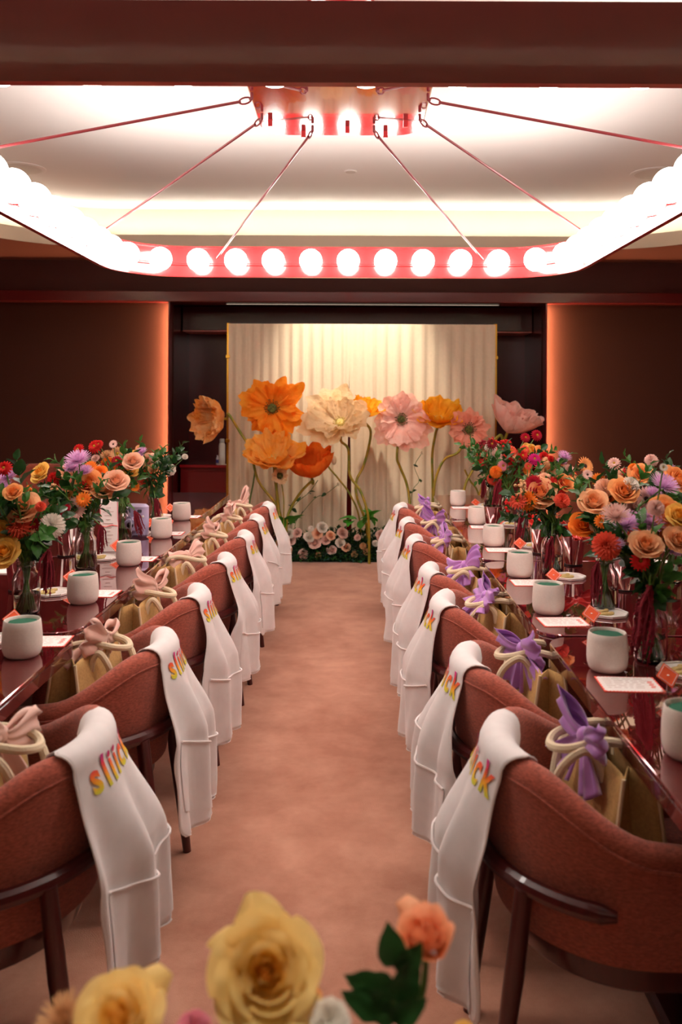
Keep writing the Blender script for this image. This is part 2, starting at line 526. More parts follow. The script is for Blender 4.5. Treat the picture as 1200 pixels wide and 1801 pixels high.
# ------------------------------------------------------------------ tables
m_top = M('oxblood tinted glass', S(112, 30, 34), 0.035, metal=.45, coat=1.0, coat_rough=.02, ior=1.6)
m_tside = M('table burgundy edge', S(92, 26, 26), 0.2, coat=1.0)
m_under = M('table burgundy base', S(58, 18, 18), 0.4)
SIDE = {'R': 'purple-bow side', 'L': 'peach-bow side'}
def table(x0, y0, x1, y1, label, face):
    cx, cy = (x0+x1)/2, (y0+y1)/2
    t = thing('glass_topped_table', label, 'table', (cx, cy, 0), 0, 'oxblood glass tables along the aisle')
    w, l = (x1-x0)/2, (y1-y0)/2
    MB().prism(rrect(-w+.004, w-.004, -l+.004, l-.004, .05, 6), .700, .738, .004).build('table_top', m_tside, t)
    MB().prism(rrect(-w, w, -l, l, .07, 6), .738, .750, .002).build('glass_plate', m_top, t)
    q = MB(); q.box((0, 0, .665), (w*2-.2, l*2-.16, .06), .004); q.build('apron_frame', m_under, t)
    q = MB(); q.box((0, 0, .35), (.09, l*1.1, .6), .01); q.build('pedestal', m_under, t)
    q = MB(); q.box((0, 0, .02), (w*1.3, l*1.4, .04), .01); q.build('base_plate', m_under, t)
rt = [(.535, .13, 1.21), (.53, 1.23, 2.34), (.525, 2.36, 3.43), (.53, 3.45, 4.60), (.55, 4.62, 5.80)]
lt = [(.735, .13, 1.21), (.745, 1.23, 2.34), (.762, 2.36, 3.48), (.785, 3.50, 4.65), (.835, 4.67, 5.90)]
for i, (x, a, c) in enumerate(rt):
    table(x, a, x+.92, c, '%s glossy oxblood table from the curtain in the purple-bow row' % ORD[5-i], 1)
for i, (x, a, c) in enumerate(lt):
    table(-x-.92, a, -x, c, '%s glossy oxblood table from the curtain in the peach-bow row' % ORD[5-i], -1)

# ------------------------------------------------------------------ chairs
m_fab = M('coral woven upholstery', S(186, 94, 74), .92, var=(110, .45), bump=(420, .6, .003), sheen=.25, stretch=(1, 1, 3.2), spec=.2)
RO, TH, LA = .285, .062, .20
def ztop(a, arm):          # a = angle from the middle of the back, arm = distance along the armrest
    return .706 - .095*sstep(radians(34), radians(90), a) - .020*min(1, arm/LA)
def rout(z):
    return RO - .034*sstep(.62, .30, z)
def stations():
    st = []
    for k in range(7): st.append((-1, LA*(1-k/7)))
    for k in range(33): st.append((0, -pi/2+pi*k/32))
    for k in range(1, 8): st.append((1, LA*k/7))
    return st
def frame_at(s):
    if s[0] == 0:
        a = s[1]; return Vector((0, 0, 0)), Vector((-cos(a), sin(a), 0)), abs(a), 0.0
    return Vector((s[1], 0, 0)), Vector((0, s[0], 0)), pi/2, s[1]
def chair_shell():
    b = MB(); st = stations(); loops = []
    for si, s in enumerate(st):
        c, n, a, arm = frame_at(s)
        zt = ztop(a, arm)
        end = min(si, len(st)-1-si)
        shr = {0: .55, 1: .12}.get(end, 0)*TH*.5
        prof = []
        for z in (.385, .42, .46, .52, .58, .62): 
            zz = .385+(z-.385)*(zt-TH/2-.385)/(.62-.385)
            prof.append((rout(zz)-shr, zz))
        for k in range(1, 8):
            ph = pi*k/8
            prof.append((RO-TH/2+cos(ph)*(TH/2-shr), zt-TH/2+sin(ph)*(TH/2-shr)))
        for zz in (zt-TH/2, zt-.09, .51, .47, .43):
            prof.append((rout(zz)-TH+shr, min(zz, zt-TH/2)))
        prof.append((rout(.32)-TH+shr, .388))
        loops.append([c+n*r+Vector((0, 0, z)) for r, z in prof])
    m = len(loops[0])
    for lp in loops: b.v += [tuple(p) for p in lp]
    for i in range(len(loops)-1):
        for k in range(m):
            k2 = (k+1) % m
            b.face((i*m+k, i*m+k2, (i+1)*m+k2, (i+1)*m+k))
    b.face(tuple(range(m))); b.face(tuple((len(loops)-1)*m+k for k in range(m-1, -1, -1)))
    return b
def make_chair(label, loc_, rz):
    t = thing('barrel_chair', label, 'chair', loc_, rz, 'coral upholstered chairs along the aisle')
    chair_shell().build('backrest', m_fab, t, ang=50)
    pip = MB(); pts = []
    for s in stations():
        c, n, a, arm = frame_at(s); zt = ztop(a, arm)
        pts.append(c+n*(RO+.0005)+Vector((0, 0, zt-TH/2-.004)))
    pip.tube(pts, .0028, 6); pip.build('piping', m_fab, t)
    o = []
    for k in range(25):
        a = -pi/2+pi*k/24; o.append((-cos(a)*.218, sin(a)*.218))
    o += [(.20, .215), (.215, .19), (.215, -.19), (.20, -.215)]
    MB().prism(o, .385, .440, .020).build('seat', m_fab, t)
    q = MB(); o2 = [(x*1.02+.0, y*1.02) for x, y in o]
    q.prism(o2, .322, .386, .004); q.build('seat_frame', m_wood, t)
    rl = MB(); pts = []
    for k in range(29):
        a = radians(-73+146*k/28); pts.append((-cos(a)*(RO+.008), sin(a)*(RO+.008), .495))
    rl.tube(pts, [.009]+[.017]*27+[.009], 10); rl.build('back_rail', m_wood, t)
    for s in (-1, 1):
        a = radians(38)*s
        q = MB(); q.tube([(-.232, .188*s, .492), (-.250, .185*s, .32), (-.292, .178*s, 0)], [.017, .019, .0125], 12); q.build('leg', m_wood, t)
        q = MB(); q.tube([(.165, .175*s, .34), (.20, .20*s, 0)], [.019, .0125], 12); q.build('leg', m_wood, t)
    return t
Rd = [1.77, 2.31, 2.97, 3.50, 4.25, 4.88, 5.56]
Ld = [1.78, 2.45, 3.07, 3.72, 4.35, 4.98, 5.60]
XR, XL = .565, -.795
def clabel(side, k, extra=''):
    return '%s coral barrel chair from the curtain in the %s row%s' % (ORD[7-k], 'purple-bow' if side == 'R' else 'peach-bow', extra)
chair0 = None
rnd = random.Random(4)
chair_pose = {}
for side, ds, xc in (('R', Rd, XR), ('L', Ld, XL)):
    for k, d in enumerate(ds):
        rz = (0 if side == 'R' else pi) + radians(rnd.uniform(-2.5, 2.5))
        x = xc + rnd.uniform(-.006, .006)
        chair_pose[side, k] = (x, d, rz)
        if chair0 is None:
            chair0 = make_chair(clabel(side, k), (x, d, 0), rz); KIDS.clear()
        else:
            dup(chair0, (x, d, 0), rz, clabel(side, k))
far = dup(chair0, (-2.75, 7.35, 0), radians(-100), 'lone coral chair against the brown wall behind the peach-bow bouquets')
far.scale = (1.15, 1.15, 1.15); far['group'] = 'chairs beyond the tables'

# ------------------------------------------------------------------ aprons hanging over the chair backs
m_apron = M('white cotton apron', S(248, 244, 243), .85, var=(30, .04), bump=(900, .15, .001), sheen=.2, spec=.2, trl=.15)
m_hem = M('white cotton hem', S(240, 233, 231), .8)
def grad_mat():
    m = bpy.data.materials.new('pink orange yellow print'); m.use_nodes = True
    nt = m.node_tree; b = nt.nodes['Principled BSDF']; b.inputs['Roughness'].default_value = .7
    tc = nt.nodes.new('ShaderNodeTexCoord'); sp = nt.nodes.new('ShaderNodeSeparateXYZ'); r = nt.nodes.new('ShaderNodeValToRGB')
    nt.links.new(tc.outputs['Generated'], sp.inputs[0]); nt.links.new(sp.outputs['Z'], r.inputs[0]); nt.links.new(r.outputs[0], b.inputs['Base Color'])
    e = r.color_ramp.elements
    e[0].position = .05; e[0].color = S(214, 214, 60)
    e[1].position = .95; e[1].color = S(214, 50, 150)
    for p, c in ((.28, S(245, 180, 30)), (.52, S(240, 110, 30)), (.72, S(226, 50, 70))):
        x = e.new(p); x.color = c
    return m
m_print = grad_mat()
def text_mesh(txt, size, bold=.004, res=3):
    cu = bpy.data.curves.new('lettering', 'FONT'); cu.body = txt; cu.size = size; cu.offset = bold*size*3
    cu.align_x = 'CENTER'; cu.space_character = 1.25; cu.resolution_u = res; cu.fill_mode = 'FRONT'
    o = bpy.data.objects.new('lettering', cu); COL.objects.link(o)
    dg = bpy.context.evaluated_depsgraph_get()
    me = bpy.data.meshes.new_from_object(o.evaluated_get(dg))
    bpy.data.objects.remove(o)
    return me
txt_me = text_mesh('sliick', .086, .009)
bm = bmesh.new(); bm.from_mesh(txt_me)
bmesh.ops.triangulate(bm, faces=bm.faces)
for _ in range(2):
    es = [e for e in bm.edges if e.calc_length() > .012]
    if es: bmesh.ops.subdivide_edges(bm, edges=es, cuts=1); bmesh.ops.triangulate(bm, faces=bm.faces)
bmesh.ops.remove_doubles(bm, verts=bm.verts, dist=1e-5)
bm.to_mesh(txt_me); bm.free()
TXT = ([tuple(v.co) for v in txt_me.vertices], [tuple(p.vertices) for p in txt_me.polygons])

def make_apron(side, k):
    x, d, rz = chair_pose[side, k]
    rg = random.Random(100+k+(50 if side == 'L' else 0))
    t = thing('apron', 'white apron with sliick print on the %s chair from the curtain, %s' % (ORD[7-k], SIDE[side]), 'apron', (x, d, 0), rz, 'white aprons over the chair backs')
    h = TH/2+.006; Rc = RO-TH/2
    yo = rg.uniform(-.012, .012)
    ph = [rg.uniform(0, 6.28) for _ in range(5)]
    Ltot = rg.uniform(.50, .55)
    lean = (1 if side == 'R' else -1)*rg.uniform(.03, .10)
    def surf(y, s, out=0.0):
        """y across the chair, s along the cloth (0 on the ridge, positive down the outside)"""
        yy = max(-.24, min(.24, y))
        a = abs(asin(max(-1, min(1, yy/.27))))
        zt = ztop(a, 0)+.006
        q = h*pi/2
        if s > q:
            z = zt-h-(s-q)
            w = (s-q)/(Ltot-q)
            bulge = .050*min(1, max(0, (.665-z)/.20))**.9 + .014*w
            fold = (.5+.5*sin(y*46+ph[0]+s*3))*.026*sstep(.0, .45, w) + (.5+.5*sin(y*88+ph[1]-s*5))*.010*sstep(.05, .7, w)
            rad = Rc+h+bulge+fold*1.2+out
            rad += mnoise.noise(Vector((y*9, s*7, ph[2])))*.006*w
        elif s > -q:
            f = s/h
            rad = Rc+(h+out)*sin(f); z = zt-h+(h+out)*cos(f)
        else:
            z = zt-h-(-s-q); rad = Rc-h-out-.003
        y2 = y*(1-.03*sin(s*6+ph[3]))+lean*max(0, s)
        xx = -sqrt(max(.004, rad*rad-min(abs(y2), .20)**2))
        near = -y if side == 'R' else y
        if s > q: xx += (.22*max(0, near)-.14*max(0, -near))*sstep(0, .6, (s-q)/(Ltot-q))
        return Vector((xx, y2+yo, z))
    def halfw(s):
        if s < 0: w = .115-.055*sstep(0, -.12, s)
        else: w = .118+.062*sstep(.02, .34, s)+.012*sin(s*9+ph[4])
        e = Ltot-s
        if e < .05: w -= .05*(1-sqrt(max(0, 1-(1-e/.05)**2)))
        return w
    s0 = -.15
    b = MB()
    b.grid(lambda u, v: surf((u*2-1)*halfw(s0+(Ltot-s0)*v), s0+(Ltot-s0)*v), 37, 64)
    cl = b.build('cloth', m_apron, t, ang=None)
    sm = cl.modifiers.new('thickness', 'SOLIDIFY'); sm.thickness = .0022; sm.offset = 1
    # hem all round
    e = MB(); pts = []
    for q in range(60): s = s0+(Ltot-s0)*q/59; pts.append(surf(-halfw(s), s, .001))
    for q in range(1, 24): y = -halfw(Ltot)+2*halfw(Ltot)*q/24; pts.append(surf(y, Ltot, .001))
    for q in range(59, -1, -1): s = s0+(Ltot-s0)*q/59; pts.append(surf(halfw(s), s, .001))
    e.tube(pts, .0021, 5); e.build('hem', m_hem, t)
    # pocket with a raised edge
    s1 = Ltot*rg.uniform(.52, .58)
    def pock(u, v):
        y = (-.88+1.74*u); s = s1+.05*sin(u*2.6+ph[1]*.2)*(1 if side == 'R' else 1)+(Ltot-.012-s1-.03)*v*.97
        s = min(s, Ltot-.01)
        return surf(y*halfw(s)*.98, s, .005)
    pk = MB(); pk.grid(pock, 31, 20); pk.build('pocket', m_apron, t, ang=None)
    pe = MB(); pe.tube([pock(q/30, 0)-Vector((.002, 0, 0)) for q in range(31)], .0032, 6); pe.build('pocket_trim', m_hem, t)
    # print
    V = [tuple(surf(-vx*.95, .110-vy*1.0, .005)) for vx, vy, vz in TXT[0]]
    me = bpy.data.meshes.new('lettering'); me.from_pydata(V, [], TXT[1]); me.materials.append(m_print); me.update()
    put('lettering', me, t)
    # neck strap loop lying inside the back
    ns = MB(); ns.tube(bez([surf(-.05, s0+.01, .003), surf(-.055, s0-.05, .006), surf(0, s0-.09, .012), surf(.055, s0-.05, .006), surf(.05, s0+.01, .003)], 16), .006, 6, flat=.3)
    ns.build('neck_strap', m_hem, t)
for side, ds in (('R', Rd), ('L', Ld)):
    for k in range(7):
        make_apron(side, k)

# ------------------------------------------------------------------ jute tote bags with rope handles and a satin bow
m_jute = M('tan jute', S(206, 166, 108), .9, var=(160, .18), bump=(700, .5, .002), spec=.2)
m_jutein = M('jute inside', S(150, 112, 66), .95, var=(160, .2))
m_pipe = M('cream piping', S(226, 206, 168), .8)
m_rope = M('cream cotton rope', S(226, 208, 176), .85, bump=(260, .5, .003))
m_purple = M('lilac satin', S(208, 144, 228), .35, sheen=.6, trl=.15, var=(12, .12))
m_peach = M('peach satin', S(255, 206, 188), .4, sheen=.6, trl=.15, var=(12, .1))
m_redsatin = M('red orange satin', S(232, 50, 36), .35, sheen=.4)
def bow_mesh(seed, size=1.0, floppy=1.0):
    rg = random.Random(seed); b = MB()
    for s in (-1, 1):          # two ruffled loops
        tilt = rg.uniform(-.2, .5); L_ = .072*size*rg.uniform(.9, 1.15); fat = .036*size*rg.uniform(.85, 1.2); p = rg.uniform(0, 6)
        def lobe(u, v, s=s, tilt=tilt, L_=L_, fat=fat, p=p):
            th = u*2*pi; q = .5-.5*cos(th)
            vv = (v-.5)*2; w = fat*(.16+.95*q**.8)
            r = L_*q*(1-.12*vv*vv)
            y = .010*size*sin(th)*(1.4-.4*q)+q*(.007*size*sin(vv*8+p)+.004*size*sin(vv*15+p*2))-.012*size*q
            return (s*r, y, vv*w+r*tilt+.004*size*sin(u*17+p))
        b.grid(lobe, 29, 13)
    for s in (-1, 1):          # two fanning tails
        L_ = .095*size*rg.uniform(.8, 1.2)*floppy; sp = rg.uniform(.25, .75); p = rg.uniform(0, 6)
        def tail(u, v, s=s, L_=L_, sp=sp, p=p):
            vv = (v-.5)*2; w = .006*size+.040*size*u**.8
            return (s*(sp*L_*u+.002)+vv*w*.75, -.012*size-.022*u*size+(.010*sin(vv*7+p)+.005*sin(vv*13+p))*size*u, -L_*u*.9+vv*w*.35*s+.012*size*u*abs(vv))
        b.grid(tail, 14, 13)
    b.ball((0, -.006*size, 0), .013*size, 12, 8, (1.0, 1.1, 1.3))
    return b
def make_bag(side, idx, loc_, rz, label, group):
    t = thing('jute_tote_bag', label, 'bag', loc_, rz, group)
    W, D, H = .165, .064, .256        # half width (y), half depth (x), height
    def pan(s):
        def f(u, v):
            y = (u*2-1)*W*(1-.04*v); z = v*H
            x = s*D*(1-.55*v) + s*.010*cos(y/W*pi/2)*sin(v*pi)+ .004*sin(y*30+v*5)
            return (x, y, z)
        return f
    bd = MB(); bd.grid(pan(-1), 13, 12); bd.grid(pan(1), 13, 12)
    for s in (-1, 1):                  # gussets folded inwards
        def g(u, v, s=s):
            x = (u*2-1)*D*(1-.55*v)
            y = s*(W*(1-.04*v) - (1-abs(u*2-1))*.055*v**.6)
            return (x, y, v*H)
        bd.grid(g, 9, 12)
    bd.grid(lambda u, v: ((u*2-1)*D, (v*2-1)*W, .001), 3, 3)
    o = bd.build('body', m_jute, t, ang=30)
    sm = o.modifiers.new('thickness', 'SOLIDIFY'); sm.thickness = .003; sm.offset = 0
    for sx in (-1, 1):
        for sy in (-1, 1):
            pp = MB(); pp.tube([(sx*(D*(1-.55*v)+.002), sy*(W*(1-.04*v)+.002), v*H) for v in [i/8 for i in range(9)]], .0042, 6); pp.build('piping', m_pipe, t)
    zt = H-.018
    h1 = MB(); xs = -D*.45-.012       # handle of the aisle face flops down in front
    h1.tube(bez([(xs+.006, -.062, zt-.028), (xs-.002, -.062, zt+.010), (xs-.030, -.058, zt+.030), (xs-.072, -.052, zt-.005), (xs-.088, -.030, zt-.075), (xs-.075, .010, zt-.105),
                 (xs-.060, .045, zt-.075), (xs-.042, .060, zt-.010), (xs-.018, .060, zt+.020), (xs-.002, .062, zt+.006), (xs+.006, .062, zt-.028)], 60), .0092, 8)
    h1.build('handle', m_rope, t)
    h2 = MB(); xr = D*.45
    h2.tube(bez([(xr+.010, -.062, zt-.028), (xr+.010, -.062, zt+.012), (xr-.006, -.058, zt+.036), (xr-.06, -.050, zt+.044), (xr-.125, -.045, zt+.030), (xr-.150, -.005, zt+.022),
                 (xr-.125, .035, zt+.030), (xr-.06, .048, zt+.044), (xr-.010, .058, zt+.038), (xr+.010, .062, zt+.012), (xr+.010, .062, zt-.028)], 60), .0092, 8)
    h2.build('handle', m_rope, t)
    return t
bagsR = [(1.74, .525, 4), (2.33, .52, -3), (2.92, .515, 5), (3.47, .515, 2), (4.18, .515, -3), (4.83, .515, 6), (5.48, .53, -4)]
bagsL = [(1.70, -.745, 183), (2.40, -.745, 176), (3.02, -.75, 182), (3.68, -.755, 178), (4.30, -.755, 184), (4.93, -.76, 177), (5.50, -.77, 181)]
bag0 = None
for side, lst, ms in (('R', bagsR, m_purple), ('L', bagsL, m_peach)):
    nm = 'lilac' if side == 'R' else 'peach'
    for k, (d, x, rz) in enumerate(lst):
        lab = 'jute tote with %s satin bow on the %s chair seat from the curtain, %s' % (nm, ORD[7-k], SIDE[side])
        gp = 'jute totes with %s bows' % nm
        if bag0 is None: bag0 = bg = make_bag(side, k, (x, d, .442), radians(rz), lab, gp); KIDS.clear(); KIDS[bag0.name] = [(c, []) for c in bag0.children]
        else: bg = dup(bag0, (x, d, .442), radians(rz), lab, gp)
        rg = random.Random(k*7+(1 if side == 'R' else 2))
        bow = bow_mesh(k*5+(900 if side == 'R' else 300), 1.15 if side == 'R' else 1.3, .9)
        bo = bow.build('satin_bow', ms, bg, ang=None)
        bo.location = (-.050, -.010+rg.uniform(-.015, .015), .284); bo.rotation_euler = (radians(rg.uniform(-25, 15)), radians(rg.uniform(-18, 12)), radians(-70+rg.uniform(-25, 25)) if side == 'R' else radians(70+rg.uniform(-25, 25)+180*0))
        sm = bo.modifiers.new('thickness', 'SOLIDIFY'); sm.thickness = .0012

# ------------------------------------------------------------------ ceramic pots filled with green foam
m_cer = M('off white stoneware', S(242, 232, 222), .55, var=(220, .06), bump=(400, .08, .001))
m_foam = M('green floral foam', S(26, 96, 70), .95, var=(300, .25), bump=(500, .4, .002))
def make_pot(loc_, label):
    t = thing('stoneware_pot', label, 'pot', loc_, 0, 'off-white stoneware pots on the tables')
    pr = [(.030, 0), (.037, .001), (.0435, .007), (.0475, .018), (.0488, .034), (.0483, .055), (.0468, .075), (.0448, .090), (.0432, .0925), (.0415, .091), (.0412, .078), (.0412, .070), (.001, .070)]
    MB().lathe(pr, 40, cap1=False).build('vessel', m_cer, t, ang=60)
    q = MB(); n = 9
    pts = [(.0395*cos(2*pi*k/n+.3)*(1 if k % 3 else .9), .0395*sin(2*pi*k/n+.3)*(1 if k % 2 else .95)) for k in range(n)]
    q.prism(pts, .070, .0865, .003); q.build('foam', m_foam, t)
    return t
potR = [(1215, 1330), (1070.5, 1179), (966.5, 1079.5), (916, 1015.8), (869.5, 962), (840.5, 924), (806.5, 891.5)]
potL = [(41, 1159), (147.5, 1065), (228, 998.5), (285.4, 950.5), (320.4, 919)]
pot0 = None
POT = {'R': [], 'L': []}
for side, lst in (('R', potR), ('L', potL)):
    for k, (px, py) in enumerate(lst):
        d = F*(CH-.75)/(py-3-CY); x = (px-CX)*d/F
        lab = 'off-white pot with green foam, %s pot from the curtain, %s' % (ORD[len(lst)-k], SIDE[side])
        POT[side].append((x, d))
        if pot0 is None: pot0 = make_pot((x, d, .75), lab); KIDS.clear()
        else: dup(pot0, (x, d, .75), rnd.uniform(0, 6), lab)

# ------------------------------------------------------------------ printed cards, tags, plates with biscuits
m_paper = M('white card', S(246, 240, 236), .7)
m_cardred = M('coral card border', S(240, 88, 70), .7)
m_grey = M('pale grey print', S(214, 196, 190), .8)
m_tag = M('orange card', S(240, 92, 44), .6)
m_plate = M('white porcelain', S(240, 236, 230), .2, coat=.5)
m_bisc = M('pale biscuit', S(198, 172, 110), .9, var=(90, .2), bump=(200, .4, .002))
def make_card(loc_, rz, label):
    t = thing('menu_card', label, 'card', loc_, rz, 'white menu cards with a scalloped coral border')
    L_, W_ = .068, .052
    q = MB(); q.box((0, 0, .0006), (2*L_, 2*W_, .0012)); q.build('card', m_cardred, t, False)
    pts = []                           # scalloped white field
    def edge(ax, ay, bx, by, n):
        for k in range(n):
            for j in range(4):
                f = (k+j/4)/n
                x, y = ax+(bx-ax)*f, ay+(by-ay)*f
                s = sin(j/4*pi)*.004
                nx, ny = (by-ay), -(bx-ax); l = sqrt(nx*nx+ny*ny)
                pts.append((x+nx/l*s, y+ny/l*s))
    a, c = L_-.006, W_-.006
    edge(-a, -c, a, -c, 16); edge(a, -c, a, c, 7); edge(a, c, -a, c, 16); edge(-a, c, -a, -c, 7)
    MB().prism(pts, .0012, .0017).build('printed_field', m_paper, t, False)
    pr = MB(); rg = random.Random(5)
    for r in range(6):
        y = .034-.012*r; x = -.054
        while x < .030:
            w = rg.uniform(.006, .022)
            pr.box((x+w/2, y, .0019), (w, .0022, .0003)); x += w+.006
    pr.build('print_lines', m_grey, t, False)
    pr = MB()
    for r in range(6): pr.box((.048+.003*(r % 2), -.022+.008*r, .0019), (.010, .004, .0003))
    pr.build('red_heading', m_cardred, t, False)
    return t
def make_tag(loc_, rz, label):
    t = thing('place_tag', label, 'place card', loc_, rz, 'orange diamond place tags on clear holders')
    R = Euler((radians(52), radians(0), 0)).to_matrix() @ Euler((0, 0, radians(45))).to_matrix()
    q = MB(); q.box((0, 0, .040), (.040, .040, .0012), 0, R); q.build('tag', m_tag, t, False)
    fr_ = MB()
    for k in range(4):
        a = R @ Vector((cos(k*pi/2+pi/4)*.0235, sin(k*pi/2+pi/4)*.0235, .001)); c = R @ Vector((cos((k+1)*pi/2+pi/4)*.0235, sin((k+1)*pi/2+pi/4)*.0235, .001))
        fr_.tube([a+Vector((0, 0, .040)), c+Vector((0, 0, .040))], .0006, 4)
    em = R @ Vector((0, 0, .0012)); fr_.ball(tuple(em+Vector((0, 0, .040))), .003, 8, 4, (1, 1, .4))
    fr_.build('white_border', m_paper, t)
    st = MB(); st.tube([(0, .003, .030), (0, .006, .002)], .0012, 6); st.lathe([(.012, 0), (.012, .002), (.001, .003)], 12, (0, .006, 0)); st.build('clear_holder', M('clear acrylic', (1, 1, 1, 1), .02, trans=1.0), t)
    return t
def make_plate(loc_, rz, label):
    t = thing('biscuit_plate', label, 'plate', loc_, rz, 'small white plates along the tables')
    q = MB(); n = 8
    rim = [(.062*cos(2*pi*k/n+pi/8), .062*sin(2*pi*k/n+pi/8)) for k in range(n)]
    q.prism(rim, 0, .006, .002); q.build('plate', m_plate, t)
    q = MB()
    for k in range(n):
        a = 2*pi*k/n+pi/8; c = a+2*pi/n
        q.tube([(.060*cos(a), .060*sin(a), .0075), (.060*cos(c), .060*sin(c), .0075)], .0028, 6)
    q.build('rim', m_plate, t)
    return t
def biscuit(loc_, rz, label, n):
    q = MB(); pts = [(-.030+.06*i/8, .003*sin(i*.9), .0085) for i in range(9)]
    q.tube(pts, [.0045, .0075, .0082, .0076, .007, .0076, .0082, .0076, .0045], 10, flat=.8)
    o = q.build('finger_biscuit', m_bisc, None); o.location = loc_; o.rotation_euler = (0, 0, rz)
    tag(o, label, 'biscuit', n)
card0 = tag0 = plate0 = None
for side in 'RL':
    sg = 1 if side == 'R' else -1
    N = len(POT[side])
    for k, (x, d) in enumerate(POT[side]):
        o_ = ORD[N-k]
        if side == 'R' and k == 0: continue
        cx_, cy_ = (x+.018 if side == 'R' else x+.008), d-(.108 if side == 'R' else -.125)
        lab = 'white menu card with coral scallops by the %s pot from the curtain, %s' % (o_, SIDE[side])
        z = .7502
        if card0 is None: card0 = make_card((cx_, cy_, z), radians(-3), lab); KIDS.clear()
        else: dup(card0, (cx_, cy_, z), radians(rnd.uniform(-4, 4)), lab)
        px_, py_ = x+sg*(.175 if side == 'R' else .14), d-.02+(0 if side == 'R' else .14)
        lab = 'small white plate beyond the %s pot from the curtain, %s' % (o_, SIDE[side])
        if plate0 is None: plate0 = make_plate((px_, py_, z), .2, lab); KIDS.clear()
        else: dup(plate0, (px_, py_, z), rnd.uniform(0, .6), lab)
        for q in (-1, 1):
            biscuit((px_-.012+q*.0, py_+q*.016-.012, z), radians(40+10*q), '%s pale finger biscuit on the plate by %s pot from curtain, %s' % ('nearer' if q < 0 else 'farther', o_, SIDE[side]), 'finger biscuits on the small plates')
        tx, ty = (x+.085, d-.165) if side == 'R' else (px_+.035, py_+.085)
        lab = 'orange diamond tag by the %s pot from the curtain, %s' % (o_, SIDE[side])
        if tag0 is None: tag0 = make_tag((tx, ty, z), radians(12), lab); KIDS.clear()
        else: dup(tag0, (tx, ty, z), radians(rnd.uniform(-5, 25)), lab)

# polished steel tumblers
def make_cup(loc_, label, bow=False, h=.115):
    t = thing('steel_tumbler', label, 'cup', loc_, 0, 'polished steel tumblers between the flowers')
    r0, r1 = .034, .046
    MB().lathe([(r0, .006), (r1, h), (r1+.0015, h+.002), (r1-.001, h+.002), (r0-.002, .009), (.001, .009)], 32, cap1=False).build('body', m_steel, t, ang=50)
    MB().lathe([(r0+.001, 0), (r0+.002, .006), (r0-.001, .007)], 32).build('base_ring', m_dark, t)
    if bow:
        bo = bow_mesh(77, .85, .3).build('red_bow', m_redsatin, t, ang=None); bo.location = (0, -.03, h+.014); bo.rotation_euler = (radians(-10), 0, .1)
        bo.modifiers.new('thickness', 'SOLIDIFY').thickness = .0012
        q = MB(); q.box((-.012, .01, h+.032), (.03, .002, .03), 0, Euler((0, radians(35), 0)).to_matrix()); q.build('orange_tag', m_tag, t, False)
for px, py, lab, bow in [(1102, 1036, 'steel tumbler behind the dark tassel of the second flower jar, purple-bow side', False), (1010, 992, 'steel tumbler with a red bow, purple-bow side', True),
                    (952, 972, 'steel tumbler with a red ribbon between third and fourth jars, purple-bow side', True), (118, 980, 'steel tumbler between two flower jars, peach-bow side', False),
                    (36, 1042, 'steel tumbler beside the near flower jar, peach-bow side', False), (868, 930, 'steel tumbler beside the far jars, purple-bow side', False)]:
    d = F*.65/(py-CY); make_cup(((px-CX)*d/F, d, .7503), lab, bow)
# upright menu board and instant camera on the peach-bow table
d = 3.62
t = thing('menu_board', 'tall white upright menu board with pink edge among the peach-bow flowers', 'sign', ((193-CX)*d/F, d, .75), radians(8), None)
q = MB(); q.box((0, 0, .125), (.072, .004, .25), 0, Euler((radians(-8), 0, 0)).to_matrix()); q.build('board', m_paper, t, False)
q = MB()
for s in (-1, 1): q.tube([(s*.036, .015, .002), (s*.036, -.016, .25)][::1], .0022, 5)
q.build('pink_edge', M('pink card edge', S(240, 150, 160), .6), t)
q = MB()
for r in range(12): q.box((-.004, -.019+.0028*(11-r)-.0025*0, .215-.016*r), (.044-.012*(r % 3), .001, .003))
q.build('print_lines', m_grey, t, False)
q = MB(); q.tube([(-.036, -.004, .11), (-.012, -.006, .104), (.012, -.006, .112), (.036, -.004, .107)], .003, 6, flat=.5); q.build('red_ribbon', m_redsatin, t)
d = 4.0
m_lil = M('lavender plastic', S(196, 190, 226), .3, coat=.3)
t = thing('instant_camera', 'lavender instant camera standing between two peach-bow flower jars', 'camera', ((243-CX)*d/F, d, .75), radians(-8), None)
q = MB(); q.prism(rrect(-.052, .052, -.028, .028, .022, 6), 0, .155, .012); q.build('body', m_lil, t)
q = MB(); q.tube([(-.012, -.026, .062), (-.012, -.050, .062), (-.012, -.058, .062)], [.036, .034, .028], 28); q.build('lens_barrel', m_lil, t)
q = MB(); q.tube([(-.012, -.058, .062), (-.012, -.061, .062)], [.015, .013], 20); q.build('lens', M('black glass', S(12, 12, 16), .05, coat=1), t)
q = MB(); q.box((.022, -.030, .125), (.02, .006, .014), .002); q.box((-.035, -.030, .125), (.022, .006, .022), .002); q.build('viewfinder', M('grey plastic', S(90, 86, 100), .2), t)
q = MB(); q.ball((.038, -.03, .10), .006, 10, 6, (1, .5, 1)); q.build('shutter_button', m_paper, t)
